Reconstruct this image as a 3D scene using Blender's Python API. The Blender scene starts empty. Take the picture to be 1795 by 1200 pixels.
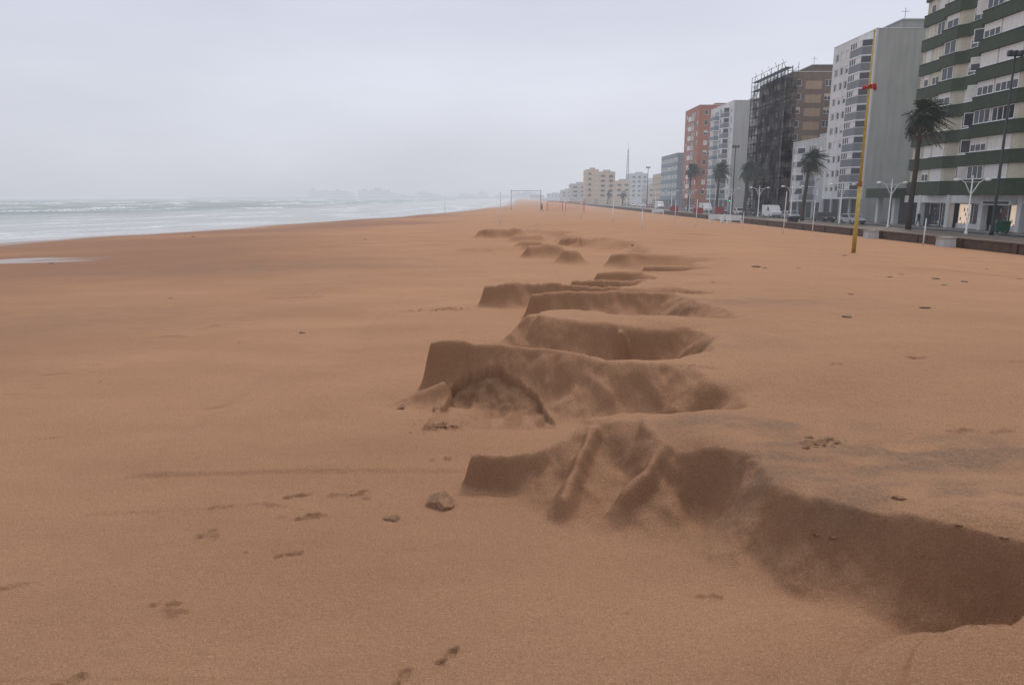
import bpy, math, random, bmesh
import numpy as np
from mathutils import Vector, Matrix
random.seed(7)
scene = bpy.context.scene
COL = scene.collection
F = 1246.0
PITCH = math.atan(255.0/F)
SP, CP = math.sin(PITCH), math.cos(PITCH)
CAMZ = 3.0

# ---------------------------------------------------------------- camera
cam_d = bpy.data.cameras.new("camera")
cam = bpy.data.objects.new("camera", cam_d)
COL.objects.link(cam)
cam.location = (0, 0, CAMZ)
cam.rotation_euler = (math.pi/2-PITCH, 0, 0)
cam_d.sensor_width = 36.0
cam_d.lens = 36.0*F/1795.0
cam_d.clip_end = 12000
cam_d.clip_start = 0.05
scene.camera = cam
scene.view_settings.view_transform = 'Standard'
scene.view_settings.look = 'None'
scene.view_settings.exposure = 0
scene.view_settings.gamma = 1

def ray(px, py):
    u = (px-897.5)/F; v = (600-py)/F
    return np.array([u, CP+v*SP, -SP+v*CP])
def U(px, py, z=0.0):
    d = ray(px, py); t = (z-CAMZ)/d[2]
    return (d[0]*t, d[1]*t)
def ZT(py, Y):
    d = ray(0, py); return CAMZ+Y*d[2]/d[1]

# ---------------------------------------------------------------- materials
def new_mat(name):
    m = bpy.data.materials.new(name); m.use_nodes = True
    nt = m.node_tree
    return m, nt, nt.nodes["Principled BSDF"]
def mat(name, col, rough=0.8, var=0.12, scale=3.0, bump=0.0, metal=0.0, stain=0.0):
    m, nt, b = new_mat(name)
    N, Lk = nt.nodes, nt.links
    tc = N.new("ShaderNodeTexCoord")
    no = N.new("ShaderNodeTexNoise"); no.inputs["Scale"].default_value = scale
    no.inputs["Detail"].default_value = 5
    Lk.new(tc.outputs["Object"], no.inputs["Vector"])
    mr = N.new("ShaderNodeMapRange")
    mr.inputs["From Min"].default_value = 0.3; mr.inputs["From Max"].default_value = 0.7
    mr.inputs["To Min"].default_value = 1-var; mr.inputs["To Max"].default_value = 1+var
    Lk.new(no.outputs["Fac"], mr.inputs["Value"])
    val = mr.outputs["Result"]
    if stain > 0:
        mp = N.new("ShaderNodeMapping"); mp.inputs["Scale"].default_value = (1.3, 1.3, 0.09)
        Lk.new(tc.outputs["Object"], mp.inputs["Vector"])
        n2 = N.new("ShaderNodeTexNoise"); n2.inputs["Scale"].default_value = 1.0; n2.inputs["Detail"].default_value = 6
        Lk.new(mp.outputs["Vector"], n2.inputs["Vector"])
        m2 = N.new("ShaderNodeMapRange")
        m2.inputs["From Min"].default_value = 0.42; m2.inputs["From Max"].default_value = 0.72
        m2.inputs["To Min"].default_value = 1; m2.inputs["To Max"].default_value = 1-stain
        Lk.new(n2.outputs["Fac"], m2.inputs["Value"])
        mu = N.new("ShaderNodeMath"); mu.operation = 'MULTIPLY'
        Lk.new(val, mu.inputs[0]); Lk.new(m2.outputs["Result"], mu.inputs[1])
        val = mu.outputs[0]
    vm = N.new("ShaderNodeVectorMath"); vm.operation = 'SCALE'
    vm.inputs[0].default_value = col
    Lk.new(val, vm.inputs["Scale"])
    Lk.new(vm.outputs["Vector"], b.inputs["Base Color"])
    b.inputs["Roughness"].default_value = rough
    b.inputs["Metallic"].default_value = metal
    if bump > 0:
        bp = N.new("ShaderNodeBump"); bp.inputs["Distance"].default_value = bump
        n3 = N.new("ShaderNodeTexNoise"); n3.inputs["Scale"].default_value = scale*6
        Lk.new(tc.outputs["Object"], n3.inputs["Vector"])
        Lk.new(n3.outputs["Fac"], bp.inputs["Height"])
        Lk.new(bp.outputs["Normal"], b.inputs["Normal"])
    return m

M = {}
M['white'] = mat("white_plaster", (0.66,0.67,0.67), .85, .06, .6, stain=.18)
M['greywhite'] = mat("grey_white_plaster", (0.50,0.52,0.53), .85, .08, .6, stain=.22)
M['endwall'] = mat("pale_grey_render", (0.43,0.44,0.43), .9, .07, .4, stain=.18)
M['green'] = mat("dark_green_tiles", (0.036,0.058,0.030), .7, .15, 1.5, stain=.25)
M['cream'] = mat("cream_tiles", (0.56,0.54,0.43), .8, .08, 1.2, stain=.2)
M['brown'] = mat("brown_brick", (0.18,0.12,0.088), .9, .12, 1.5, stain=.2)
M['tan'] = mat("tan_render", (0.40,0.28,0.18), .9, .1, 1.0, stain=.2)
M['beige'] = mat("beige_render", (0.55,0.43,0.30), .9, .1, 1.0, stain=.15)
M['orange'] = mat("terracotta_render", (0.40,0.14,0.075), .9, .1, 1.0, stain=.15)
M['bluegrey'] = mat("blue_grey_render", (0.22,0.28,0.32), .9, .1, 1.0, stain=.15)
M['grey'] = mat("grey_panel", (0.20,0.22,0.24), .7, .1, 1.0, stain=.15)
M['frame'] = mat("white_window_frame", (0.76,0.77,0.78), .5, .04, 4)
M['glass'] = mat("window_glass", (0.035,0.045,0.055), .12, .3, .8)
M['shutter'] = mat("white_roller_shutter", (0.70,0.70,0.68), .6, .08, 5)
M['shutterc'] = mat("cream_roller_shutter", (0.58,0.55,0.42), .6, .08, 5)
M['dark'] = mat("dark_interior", (0.025,0.027,0.03), .5, .3, 1)
M['darkmetal'] = mat("dark_metal", (0.035,0.037,0.04), .5, .2, 4)
M['midmetal'] = mat("galvanised_metal", (0.18,0.19,0.20), .5, .15, 4)
M['whitepaint'] = mat("white_paint", (0.74,0.75,0.75), .45, .06, 6)
M['yellow'] = mat("yellow_paint", (0.50,0.38,0.11), .55, .18, 5, stain=.35)
M['red'] = mat("red_paint", (0.36,0.035,0.03), .5, .15, 5)
M['rust'] = mat("rusty_collar", (0.28,0.12,0.03), .8, .3, 12)
M['orangenet'] = mat("orange_net", (0.65,0.20,0.06), .8, .1, 5)
M['tyre'] = mat("tyre_rubber", (0.02,0.02,0.02), .8, .1, 5)
M['wall'] = mat("promenade_stone", (0.115,0.085,0.070), .9, .25, 2, bump=.01)
M['pave'] = mat("promenade_paving", (0.18,0.14,0.115), .85, .15, 1.2, bump=.004)
M['asphalt'] = mat("asphalt", (0.055,0.055,0.058), .8, .2, 3, bump=.004)
M['kerb'] = mat("kerb_stone", (0.3,0.29,0.28), .85, .1, 2)
M['mark'] = mat("road_paint", (0.6,0.6,0.58), .7, .15, 5)
M['trunk'] = mat("palm_bark", (0.065,0.05,0.038), .95, .3, 6, bump=.02)
M['frond'] = mat("palm_frond", (0.030,0.045,0.022), .6, .35, 2)
M['deadfrond'] = mat("dry_palm_frond", (0.08,0.06,0.035), .8, .3, 2)
M['clod'] = mat("damp_sand_clod", (0.25,0.138,0.080), 1.0, .3, 18, bump=.012)
M['clodgrey'] = mat("brown_beach_debris", (0.14,0.095,0.067), .9, .3, 12, bump=.01)
M['skin'] = mat("skin", (0.45,0.27,0.19), .6, .03, 5)
M['cloth'] = mat("dark_cloth", (0.03,0.035,0.05), .9, .2, 8)
M['jeans'] = mat("denim", (0.04,0.06,0.11), .9, .2, 8)
M['hair'] = mat("hair", (0.03,0.02,0.015), .8, .2, 8)
M['binsgreen'] = mat("green_plastic", (0.02,0.10,0.055), .5, .1, 5)
M['hazeb'] = mat("pale_render", (0.46,0.43,0.38), .9, .1, .3)
M['farpale'] = mat("grey_far_render", (0.10,0.11,0.12), .9, .1, .1)

def emis(name, col, s):
    m, nt, b = new_mat(name)
    b.inputs["Base Color"].default_value = (*col, 1)
    b.inputs["Emission Color"].default_value = (*col, 1)
    b.inputs["Emission Strength"].default_value = s
    return m
M['lit'] = emis("lit_shop_interior", (.95, .72, .52), .45)
M['greenlight'] = emis("green_signal_light", (.05, .9, .4), 1.5)

def net_mat(name, col, a):
    m, nt, b = new_mat(name)
    b.inputs["Base Color"].default_value = (*col, 1)
    b.inputs["Roughness"].default_value = .9
    N, Lk = nt.nodes, nt.links
    tc = N.new("ShaderNodeTexCoord"); no = N.new("ShaderNodeTexNoise")
    no.inputs["Scale"].default_value = .45
    Lk.new(tc.outputs["Object"], no.inputs["Vector"])
    mr = N.new("ShaderNodeMapRange"); mr.inputs["From Min"].default_value=.38; mr.inputs["From Max"].default_value=.62
    mr.inputs["To Min"].default_value = max(0,a-.3); mr.inputs["To Max"].default_value = min(1,a+.3)
    Lk.new(no.outputs["Fac"], mr.inputs["Value"]); Lk.new(mr.outputs["Result"], b.inputs["Alpha"])
    return m
M['net'] = net_mat("dark_debris_netting", (.04,.045,.055), .42)

# ---------------------------------------------------------------- mesh builder
class MB:
    def __init__(s): s.v=[]; s.f=[]; s.m=[]; s.ms=[]; s.smooth=False
    def mi(s, k):
        if k not in s.ms: s.ms.append(k)
        return s.ms.index(k)
    def box(s, x0,y0,z0,x1,y1,z1,k):
        i=len(s.v)
        s.v += [(x0,y0,z0),(x1,y0,z0),(x1,y1,z0),(x0,y1,z0),(x0,y0,z1),(x1,y0,z1),(x1,y1,z1),(x0,y1,z1)]
        q=[(0,3,2,1),(4,5,6,7),(0,1,5,4),(1,2,6,5),(2,3,7,6),(3,0,4,7)]
        s.f += [tuple(i+a for a in t) for t in q]; s.m += [s.mi(k)]*6
    def prism(s, pts, z0, z1, k, axis='z'):
        n=len(pts); i=len(s.v)
        def P(a,b,c):
            return (a,b,c) if axis=='z' else ((a,c,b) if axis=='y' else (c,a,b))
        s.v += [P(a,b,z0) for a,b in pts]+[P(a,b,z1) for a,b in pts]
        s.f.append(tuple(i+j for j in range(n))[::-1]); s.f.append(tuple(i+n+j for j in range(n)))
        for j in range(n):
            k2=(j+1)%n; s.f.append((i+j,i+k2,i+n+k2,i+n+j))
        s.m += [s.mi(k)]*(n+2)
    def tube(s, pts, rad, n, k, cap=True):
        pts=[Vector(p) for p in pts]; i=len(s.v)
        if not hasattr(rad,'__len__'): rad=[rad]*len(pts)
        for j,p in enumerate(pts):
            d=(pts[min(j+1,len(pts)-1)]-pts[max(j-1,0)]).normalized()
            a=Vector((0,0,1)) if abs(d.z)<.95 else Vector((1,0,0))
            e1=d.cross(a).normalized(); e2=d.cross(e1).normalized()
            for q in range(n):
                an=2*math.pi*q/n
                s.v.append(tuple(p+(e1*math.cos(an)+e2*math.sin(an))*rad[j]))
        for j in range(len(pts)-1):
            for q in range(n):
                a=i+j*n+q; b=i+j*n+(q+1)%n
                s.f.append((a,b,b+n,a+n)); s.m.append(s.mi(k))
        if cap:
            s.f.append(tuple(i+q for q in range(n))); s.f.append(tuple(i+(len(pts)-1)*n+q for q in range(n))[::-1])
            s.m += [s.mi(k)]*2
    def face(s, pts, k):
        i=len(s.v); s.v += [tuple(p) for p in pts]; s.f.append(tuple(range(i,i+len(pts)))); s.m.append(s.mi(k))
    def mesh(s, name):
        me=bpy.data.meshes.new(name); me.from_pydata(s.v,[],s.f)
        for k in s.ms: me.materials.append(M[k])
        me.polygons.foreach_set("material_index", s.m)
        bm=bmesh.new(); bm.from_mesh(me); bmesh.ops.recalc_face_normals(bm, faces=bm.faces); bm.to_mesh(me); bm.free()
        if s.smooth: me.polygons.foreach_set("use_smooth",[True]*len(me.polygons))
        me.update(); return me
def obj(name, me, loc=(0,0,0), parent=None, rotz=0, label=None, cat=None, group=None, kind=None):
    o=bpy.data.objects.new(name, me); COL.objects.link(o)
    o.location=loc; o.rotation_euler=(0,0,rotz)
    if parent: o.parent=parent
    if label: o["label"]=label
    if cat: o["category"]=cat
    if group: o["group"]=group
    if kind: o["kind"]=kind
    return o

# ---------------------------------------------------------------- noise
def hash2(ix, iy, seed):
    h = (ix.astype(np.int64)*374761393 + iy.astype(np.int64)*668265263 + seed*974711) & 0x7fffffff
    h = ((h ^ (h >> 13)) * 1274126177) & 0x7fffffff
    h = h ^ (h >> 16)
    return (h & 0xffff)/65535.0*2-1
def vnoise(x, y, seed=0):
    ix=np.floor(x); iy=np.floor(y); fx=x-ix; fy=y-iy
    fx=fx*fx*fx*(fx*(fx*6-15)+10); fy=fy*fy*fy*(fy*(fy*6-15)+10)
    a=hash2(ix,iy,seed); b=hash2(ix+1,iy,seed); c=hash2(ix,iy+1,seed); d=hash2(ix+1,iy+1,seed)
    return a+(b-a)*fx+(c-a)*fy+(a-b-c+d)*fx*fy
def fbm(x,y,seed=0,o=4):
    r=0; a=1; 
    for i in range(o):
        r=r+a*vnoise(x*2**i+i*17.3,y*2**i-i*9.1,seed+i); a*=.5
    return r
def sstep(u):
    u=np.clip(u,0,1); return u*u*(3-2*u)
def smax(a,b,k=.08):
    h=np.clip(k-np.abs(a-b),0,None)/k
    return np.maximum(a,b)+h*h*k*.25

# ---------------------------------------------------------------- terrain
SY=np.array([-200,0,40,70,107,150,209,300,450,800,2000,9000.]); SX=np.array([-60,-57,-54,-51,-42,-30,-19,-12,-8,-5,0,0.])
def shore(y): return np.interp(y,SY,SX)

RIDGES=[]
def ridge(pts, tip=.15, k=.05, ex=.66, raw=False):
    R=[]
    for p in pts:
        x,y=U(p[0],p[1],p[2]); R.append((x,y)+tuple(p[2:]))
    RIDGES.append((np.array(R,float),tip,k,ex,raw))
# (px,py,z,plateau_front,w_front,w_back)
ridge([(1340,1262,.60,1.6,.5,.16),(1450,1232,.62,1.6,.5,.16),(1550,1206,.64,1.8,.5,.16),(1640,1182,.66,2,.5,.16),(1710,1168,.67,2,.5,.16),(1795,1138,.70,2,.5,.17),(1860,1118,.74,2,.5,.18),(1980,1090,.74,2,.5,.2)], .3, .03, .85, True)
# nearest lobe
ridge([(827,791,.43,.02,.14,.25),(900,791,.43,.02,.24,.3),(945,786,.46,.03,.5,.3),(985,770,.56,.05,1.0,.4),(1040,731,.72,.10,1.55,.5),(1100,723,.73,.25,1.6,.5),(1220,720,.74,.5,1.6,.5)], .12)
ridge([(1316,800,.74,.04,.30,.40),(1302,850,.53,.02,.22,.32),(1278,905,.29,.01,.20,.28),(1245,955,.02,.01,.18,.2)], .3,.05,.8)
ridge([(1172,766,.74,.04,.32,.35),(1142,805,.61,.02,.26,.30),(1105,860,.37,.02,.25,.28),(1070,915,.12,.02,.22,.22)], .3,.07,.8)
ridge([(1045,742,.72,.05,.4,.4),(1022,800,.51,.02,.30,.32),(992,865,.28,.02,.25,.28)], .3,.08,.8)
ridge([(1420,866,.70,.04,.3,.3),(1405,930,.40,.02,.28,.28),(1380,990,.10,.01,.25,.25)], .3,.08,.8)
# second lobe
ridge([(752,596,.85,.02,.28,.5),(775,592,.88,.02,.5,.5),(810,592,.88,.02,.75,.6),(870,600,.87,.02,.95,.7),(950,611,.86,.02,1.05,.8),(1020,620,.86,.04,1.1,.9),(1090,628,.86,.08,1.25,.9),(1150,629,.86,.15,1.4,.9),(1210,626,.87,.4,1.6,.9)], .26)
ridge([(700,704,.10,.03,.25,.25),(735,686,.22,.03,.42,.4),(775,668,.42,.02,.5,.4)], .3,.18)
ridge([(1165,640,.82,.05,.5,.5),(1150,690,.45,.03,.42,.4),(1135,720,.15,.03,.35,.3)], .3,.12,.8)
# third
ridge([(925,572,.30,.1,.6,.6),(960,549,.74,.4,1.1,.7),(1020,545,.82,.9,.9,.7),(1100,553,.84,.9,.8,.7),(1200,558,.85,.7,.9,.7),(1260,560,.85,.5,1.2,.7)], .5)
ridge([(1090,572,.84,.02,.4,.4),(1060,590,.5,.02,.4,.4),(1030,612,.1,.02,.4,.4)], .3,.1,.8)
ridge([(932,510,.74,.02,.3,.6),(990,505,.76,.02,.75,.8),(1100,507,.76,.05,1.1,.9),(1190,512,.76,.08,1.4,.9),(1290,520,.76,.1,1.7,1.0),(1450,536,.76,.1,2.0,1.2)], .22,.05,.5)
ridge([(851,493,.72,.02,.3,.7),(900,492,.74,.02,.65,.7),(960,490,.74,.02,.75,.7),(1030,497,.72,.03,.9,.7),(1100,500,.72,.06,1.2,.9),(1250,504,.72,.1,1.5,1.)], .25,.05,.5)
ridge([(1000,486,.68,.02,.45,.6),(1040,486,.71,.05,.7,.6),(1100,489,.71,.06,1.0,.8),(1220,487,.71,.1,1.3,1.)], .35,.05,.5)
ridge([(1048,470,.68,.02,.5,.6),(1090,471,.72,.05,.8,.8),(1160,475,.72,.1,1.2,1),(1290,480,.72,.1,1.4,1)], .4,.05,.5)
ridge([(1135,459,.70,.02,.5,.6),(1180,460,.73,.05,.8,.8),(1260,465,.72,.1,1.2,1),(1380,470,.7,.1,1.4,1)], .4,.05,.5)
ridge([(1075,440,.68,.02,.7,.8),(1100,439,.74,.05,.8,.8),(1160,444,.72,.1,1.2,1),(1260,446,.70,.1,1.4,1)], .6,.06,.5)
ridge([(931,429,.66,.1,.7,.9),(960,426,.72,.2,.8,.9),(990,430,.66,.2,.9,.9)], .6,.06,.55)
ridge([(993,437,.60,.1,.7,.9),(1015,437,.66,.1,.7,.9)], .6,.06,.55)
ridge([(912,420,.60,.1,.8,.9),(945,421,.66,.1,.8,.9)], .6,.06,.55)
ridge([(838,404,.58,.1,.9,1.2),(862,399,.84,.2,.9,1.2),(888,398,.84,.2,.9,1.2),(912,400,.64,.2,1.0,1.2)], 1.1,.06,.55)
ridge([(900,409,.57,.1,.8,1),(945,410,.57,.1,.8,1)], .7,.06,.55)
for pts_ in ([(975,413),(1020,412),(1080,416)],[(1205,422),(1290,426),(1400,436)],[(800,433),(850,432),(912,434)],[(1180,486),(1250,484),(1330,492)],[(1240,532),(1330,520),(1440,532)],[(1160,404),(1200,402),(1260,405)],[(1010,398),(1050,396),(1100,399)]):
    q=[]
    for i,(a,b) in enumerate(pts_):
        zb=.60 if a>960 else .16
        q.append((a,b,zb+(.17 if i==1 else .05),.03,.3,2.2))
    ridge(q,.6,.05,.5)

TP=[(5,-6,.5),(5.2,2.4,.4),(6.6,3.2,.8),(5.8,4.15,.8)]
for p in [(1795,934,.7,.72),(1600,898,.7,.74),(1500,878,.7,.76),(1420,866,.7,.78),(1350,842,.7,.8),(1312,803,.7,.95),(1235,785,.7,1.05),(1165,778,.7,1.05),(1120,750,.7,.9),(1112,727,.72,.6),(1225,722,.74,.6),(1270,716,.75,.8),
          (1300,705,.78,1.1),(1280,680,.8,1.5),(1240,655,.83,1.5),(1190,636,.85,1.3),(1160,631,.85,.9),(1200,621,.85,.9),(1232,610,.85,1.2),(1258,592,.85,1.4),(1215,574,.83,1.0),(1120,562,.82,.8),(1120,554,.82,.6),(1230,558,.82,.8),
          (1290,562,.82,1.5),(1260,545,.75,1.8),(1200,530,.7,1.6),(1180,515,.7,1.),(1250,518,.7,1.),(1180,505,.7,1.2),(1085,505,.68,.9),(1120,497,.65,.9),(1150,489,.62,1.),(1120,478,.6,.9),(1190,478,.6,1.2),(1250,472,.6,1.4),(1210,464,.6,1.),(1270,455,.6,1.6),(1150,449,.58,1.2)]:
    x,y=U(p[0],p[1],p[2]); TP.append((x,y,p[3]))
TP += [(7,40,1.6),(4.5,44,1.6),(3.2,47,1.2),(5,51,1.5),(1.2,58,1.5),(3,63,2),(2,80,3),(4,110,5),(4,150,5),(90,150,5),(90,-6,1)]
TP=np.array(TP)

def base_lower(x,y):
    xs=shore(y)
    t=np.clip((x+2)/(xs+2),0,None)
    L=-1.3*np.power(t,1.25)
    L=np.where(x<xs, -1.3-(xs-x)*.03, L)
    L=np.maximum(L,-8)
    r=sstep((x-6)/26); L=L-r*.65
    L=L-.35*sstep((x-33.7)/1.2)
    return L
def terrain(x,y):
    shp=x.shape; x=x.ravel(); y=y.ravel()
    L=base_lower(x,y)
    und=.05*fbm(x*.12,y*.12,3,3)*np.clip(np.abs(y)*.03+.2,0,1.2)+.02*fbm(x*.7,y*.5,5,3)
    L=L+und*(x<33.5)
    H=L.copy()
    nearw=1-sstep((y-18)/8)
    wx=x+.06*fbm(x*1.3,y*1.3,11,3)+nearw*.012*fbm(x*7,y*7,14,2)
    wy=y+.06*fbm(x*1.3+9,y*1.3+4,12,3)+nearw*.012*fbm(x*7,y*7,15,2)
    fw=sstep((y-20)/15)
    wx=wx+fw*.30*fbm(x*.4,y*.2,18,2); wy=wy+fw*.6*fbm(x*.4,y*.2,19,2)
    fl=fbm(wx*1.9+wy*.8,wy*.6-wx*.2,201,3)
    flute=nearw*(1.2*(.6-1.8*np.abs(fl))+.4*fl)
    zt=np.interp(y,[0,6,9,13,18,25,40,70,120],[.7,.7,.84,.84,.70,.62,.56,.40,.05])
    zt=zt+ .06*sstep((x-2)/5)*(y<60)
    fadex=1-sstep((x-8)/24)
    zt=L+np.maximum(zt*fadex,0)
    zt=zt+.03*fbm(x*.9,y*.9,31,3)
    idx=np.where((x>-6)&(x<60)&(y<150)&(y>-6))[0]
    if len(idx):
        px,py=wx[idx],wy[idx]
        best=np.full(len(idx),1e9); wsum=np.zeros(len(idx)); wn=np.zeros(len(idx)); inside=np.zeros(len(idx),bool)
        n=len(TP)
        for i in range(n):
            a=TP[i]; b=TP[(i+1)%n]
            dx,dy=b[0]-a[0],b[1]-a[1]
            t=np.clip(((px-a[0])*dx+(py-a[1])*dy)/(dx*dx+dy*dy),0,1)
            d=np.hypot(px-a[0]-t*dx,py-a[1]-t*dy)
            w=a[2]+(b[2]-a[2])*t
            q=1/(d+.05)**5
            wsum+=q*w; wn+=q
            best=np.minimum(best,d)
            if a[1]!=b[1]:
                c=((a[1]>py)!=(b[1]>py))&(px<(dx)*(py-a[1])/(dy)+a[0])
                inside^=c
        bw=wsum/wn
        dd=np.where(inside,-best,best)
        uu=np.clip((dd+.05)/(bw+.05),0,1)
        uu=np.clip(uu-.16*uu*(1-uu)*flute[idx],0,1)
        pr=1-sstep(uu**.62)
        H[idx]=L[idx]+(zt[idx]-L[idx])*pr
    for R,tip,kk,ex,raw in RIDGES:
        mx=2.5+ (R[:,3].max())
        k=np.where((x>R[:,0].min()-mx)&(x<R[:,0].max()+mx)&(y>R[:,1].min()-mx)&(y<R[:,1].max()+mx))[0]
        if not len(k): continue
        if raw: px=x[k]; py=y[k]+.02*fbm(x[k]*2.5,y[k]*2.5,33,3)
        else: px,py=wx[k],wy[k]
        best=np.full(len(k),-1e9)
        for i in range(len(R)-1):
            a=R[i]; b=R[i+1]
            dx,dy=b[0]-a[0],b[1]-a[1]; ln=math.hypot(dx,dy)
            s=((px-a[0])*dx+(py-a[1])*dy)/(ln*ln)
            t=np.clip(s,0,1)
            d=np.hypot(px-a[0]-t*dx,py-a[1]-t*dy)+1e-6
            cr=(dx*(py-a[1])-dy*(px-a[0]))/ln/d
            cr=np.clip(cr,-1,1); fr=(1-cr)/2
            z=a[2]+(b[2]-a[2])*t; pf=(a[3]+(b[3]-a[3])*t)*fr; wf=a[4]+(b[4]-a[4])*t; wb=a[5]+(b[5]-a[5])*t
            w=wb+(wf-wb)*fr
            if i==0:
                al=np.clip(-s*ln/d,0,1); w=w+(tip-w)*al; pf=pf*(1-al)
            u=np.clip((d-pf)/w,0,1)
            if not raw: u=np.clip(u-.14*u*(1-u)*flute[k],0,1)
            pr=1-sstep(u**ex)
            c=L[k]+(z-L[k])*pr
            best=smax(best,c,.02)
        H[k]=smax(H[k],best,kk)
    return H.reshape(shp)

def grow(start, end, step, g):
    out=[start]; s=step
    while out[-1]<end: s*=g; out.append(out[-1]+s)
    return out
xc=list(np.arange(-2.3,5.2,.0165))
xr=grow(xc[-1],1800,.0165,1.032)[1:]
xl=[-2.3-v for v in grow(0,600,.0165,1.03)[1:]][::-1]
XS=np.array(xl+xc+xr)
ys=[-6,-3,0,1,1.6,2.0]
while ys[-1]<22: ys.append(ys[-1]*1.0030)
while ys[-1]<70: ys.append(ys[-1]*1.0040)
while ys[-1]<160: ys.append(ys[-1]*1.01)
while ys[-1]<6000: ys.append(ys[-1]*1.06)
YS=np.array(ys)
GX,GY=np.meshgrid(XS,YS)
H=terrain(GX,GY)
def blur(A,r,axis,it=1):
    for _ in range(it):
        acc=A.copy()
        for s in range(1,r+1):
            acc+=np.roll(A,s,axis)+np.roll(A,-s,axis)
        acc/=(2*r+1)
        if axis==0: acc[:r+1]=A[:r+1]; acc[-r-1:]=A[-r-1:]
        else: acc[:,:r+1]=A[:,:r+1]; acc[:,-r-1:]=A[:,-r-1:]
        A=acc
    return A
B=blur(blur(H,1,1,2),1,0,1)
H=np.where(GY<22,B,H)
B=blur(blur(H,2,1,2),1,0,1)
H=np.where(GY>22,B,H)
def interpH(x,y):
    x=np.asarray(x,float); y=np.asarray(y,float)
    i=np.clip(np.searchsorted(XS,x)-1,0,len(XS)-2); j=np.clip(np.searchsorted(YS,y)-1,0,len(YS)-2)
    fx=np.clip((x-XS[i])/(XS[i+1]-XS[i]),0,1); fy=np.clip((y-YS[j])/(YS[j+1]-YS[j]),0,1)
    return (H[j,i]*(1-fx)+H[j,i+1]*fx)*(1-fy)+(H[j+1,i]*(1-fx)+H[j+1,i+1]*fx)*fy
def tz(x,y): return float(interpH([x],[y])[0])
def GR(px,py,tmax=420):
    d=ray(px,py); t=np.exp(np.linspace(math.log(2.5),math.log(tmax),2500))
    X,Y,Z=d[0]*t,d[1]*t,CAMZ+d[2]*t
    h=interpH(X,Y); w=np.where(Z<=h)[0]
    i=w[0] if len(w) else len(t)-1
    return float(X[i]),float(Y[i]),float(h[i])
def reg(x0,x1,y0,y1):
    i0,i1=np.searchsorted(XS,[x0,x1]); j0,j1=np.searchsorted(YS,[y0,y1]); return (slice(j0,j1),slice(i0,i1))
x=GX; y=GY
# wind-scooped hollows in the scarp walls
HOL=[(GR(a,b)[:2],rx,ry,an,dep) for (a,b,rx,ry,an,dep) in [(1222,850,.20,.42,.25,.24),(1088,805,.12,.34,.5,.12),(1355,915,.18,.34,.1,.13),(1500,960,.38,.28,0,.12),(1680,1000,.4,.3,0,.12),
                           (1000,665,.42,.20,0,.12),(1240,708,.35,.16,-.1,.20),(820,640,.26,.2,0,.10),(1090,690,.2,.25,.2,.09),(1150,600,.6,.3,0,.12),(1000,600,.4,.2,.3,.05),(985,840,.10,.2,.3,.05),(880,830,.16,.12,0,.05)]]
HOL += [(U(1560,1150,0),.42,.22,.1,.07),(U(1660,1120,0),.42,.26,.15,.10),(U(1790,1095,.05),.5,.28,.2,.15)]
for (p,rx,ry,an,dep) in HOL:
    R=max(rx,ry)*2.4; k=reg(p[0]-R,p[0]+R,p[1]-R,p[1]+R); X,Y=x[k],y[k]
    ca,sa=math.cos(an),math.sin(an)
    qx=((X-p[0])*ca+(Y-p[1])*sa)/rx; qy=(-(X-p[0])*sa+(Y-p[1])*ca)/ry
    H[k]-=dep*np.exp(-(qx*qx+qy*qy))
H=np.maximum(H, np.where(GY<22,base_lower(GX,GY)-.12,-99))
# crust relief on steep faces
k=reg(-2.3,5.2,2,22); X,Y=x[k],y[k]
gy_,gx_=np.gradient(H[k],YS[k[0]],XS[k[1]]); s_=sstep((np.hypot(gx_,gy_)-.35)/.8)
H[k]+=s_*(.014*fbm(X*5,Y*5,301,3)+.006*fbm(X*17,Y*14,305,2))

feet=[(290,1060,.3),(785,1150,.9),(362,935,1.2),(22,1030,.3),(72,680,.2),(96,656,.4),(102,765,.2),(376,715,.3),(505,972,.4),(705,1188,1.0),(120,1196,.2),
      (385,890,.2),(520,870,.3),(52,632,.3),(28,690,.3),(190,626,.2),(300,584,.3),(395,572,.2),(132,722,.4),(1466,638,.1),(1610,628,.1),(1676,756,.2),(1240,645,.2),(1785,634,.1),(1440,776,.35),(540,907,.5),(630,865,.6),(30,660,.3),(160,640,.3),(255,600,.2),(345,577,.3),(90,768,.2),(1755,757,.2),(60,675,.2),(215,612,.2),(420,560,.2),(480,530,.2),(1245,1047,.2)]
random.seed(3)
STAMPS=[]
for a,b,c in feet:
    p=GR(a,b); STAMPS.append((p[0],p[1],c+random.uniform(-.3,.3),random.uniform(.10,.13)*(1.0 if p[1]<12 else 1.15),random.uniform(.035,.045),random.uniform(.014,.024)))
TRAMP=[GR(a,b)[:2]+(c,d,e) for a,b,c,d,e in [(775,748,.42,.20,.05),(620,872,.3,.10,.022),(430,885,.4,.06,.014),(540,905,.3,.07,.016),(765,543,.9,.25,.05),(800,805,.3,.12,.03),(360,940,.14,.10,.022),(440,958,.14,.10,.022),(1440,776,.24,.12,.03),(300,590,.6,.2,.02),(380,573,.6,.2,.02),(520,522,1.0,.3,.02),(1245,1045,.1,.06,.02),(300,1075,.12,.07,.018),(770,1155,.12,.08,.02),(1600,628,.25,.1,.02),(1690,755,.25,.08,.02),(1250,643,.3,.1,.02),(1120,1075,.14,.03,.012)]]
dark=np.zeros_like(H)
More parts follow.
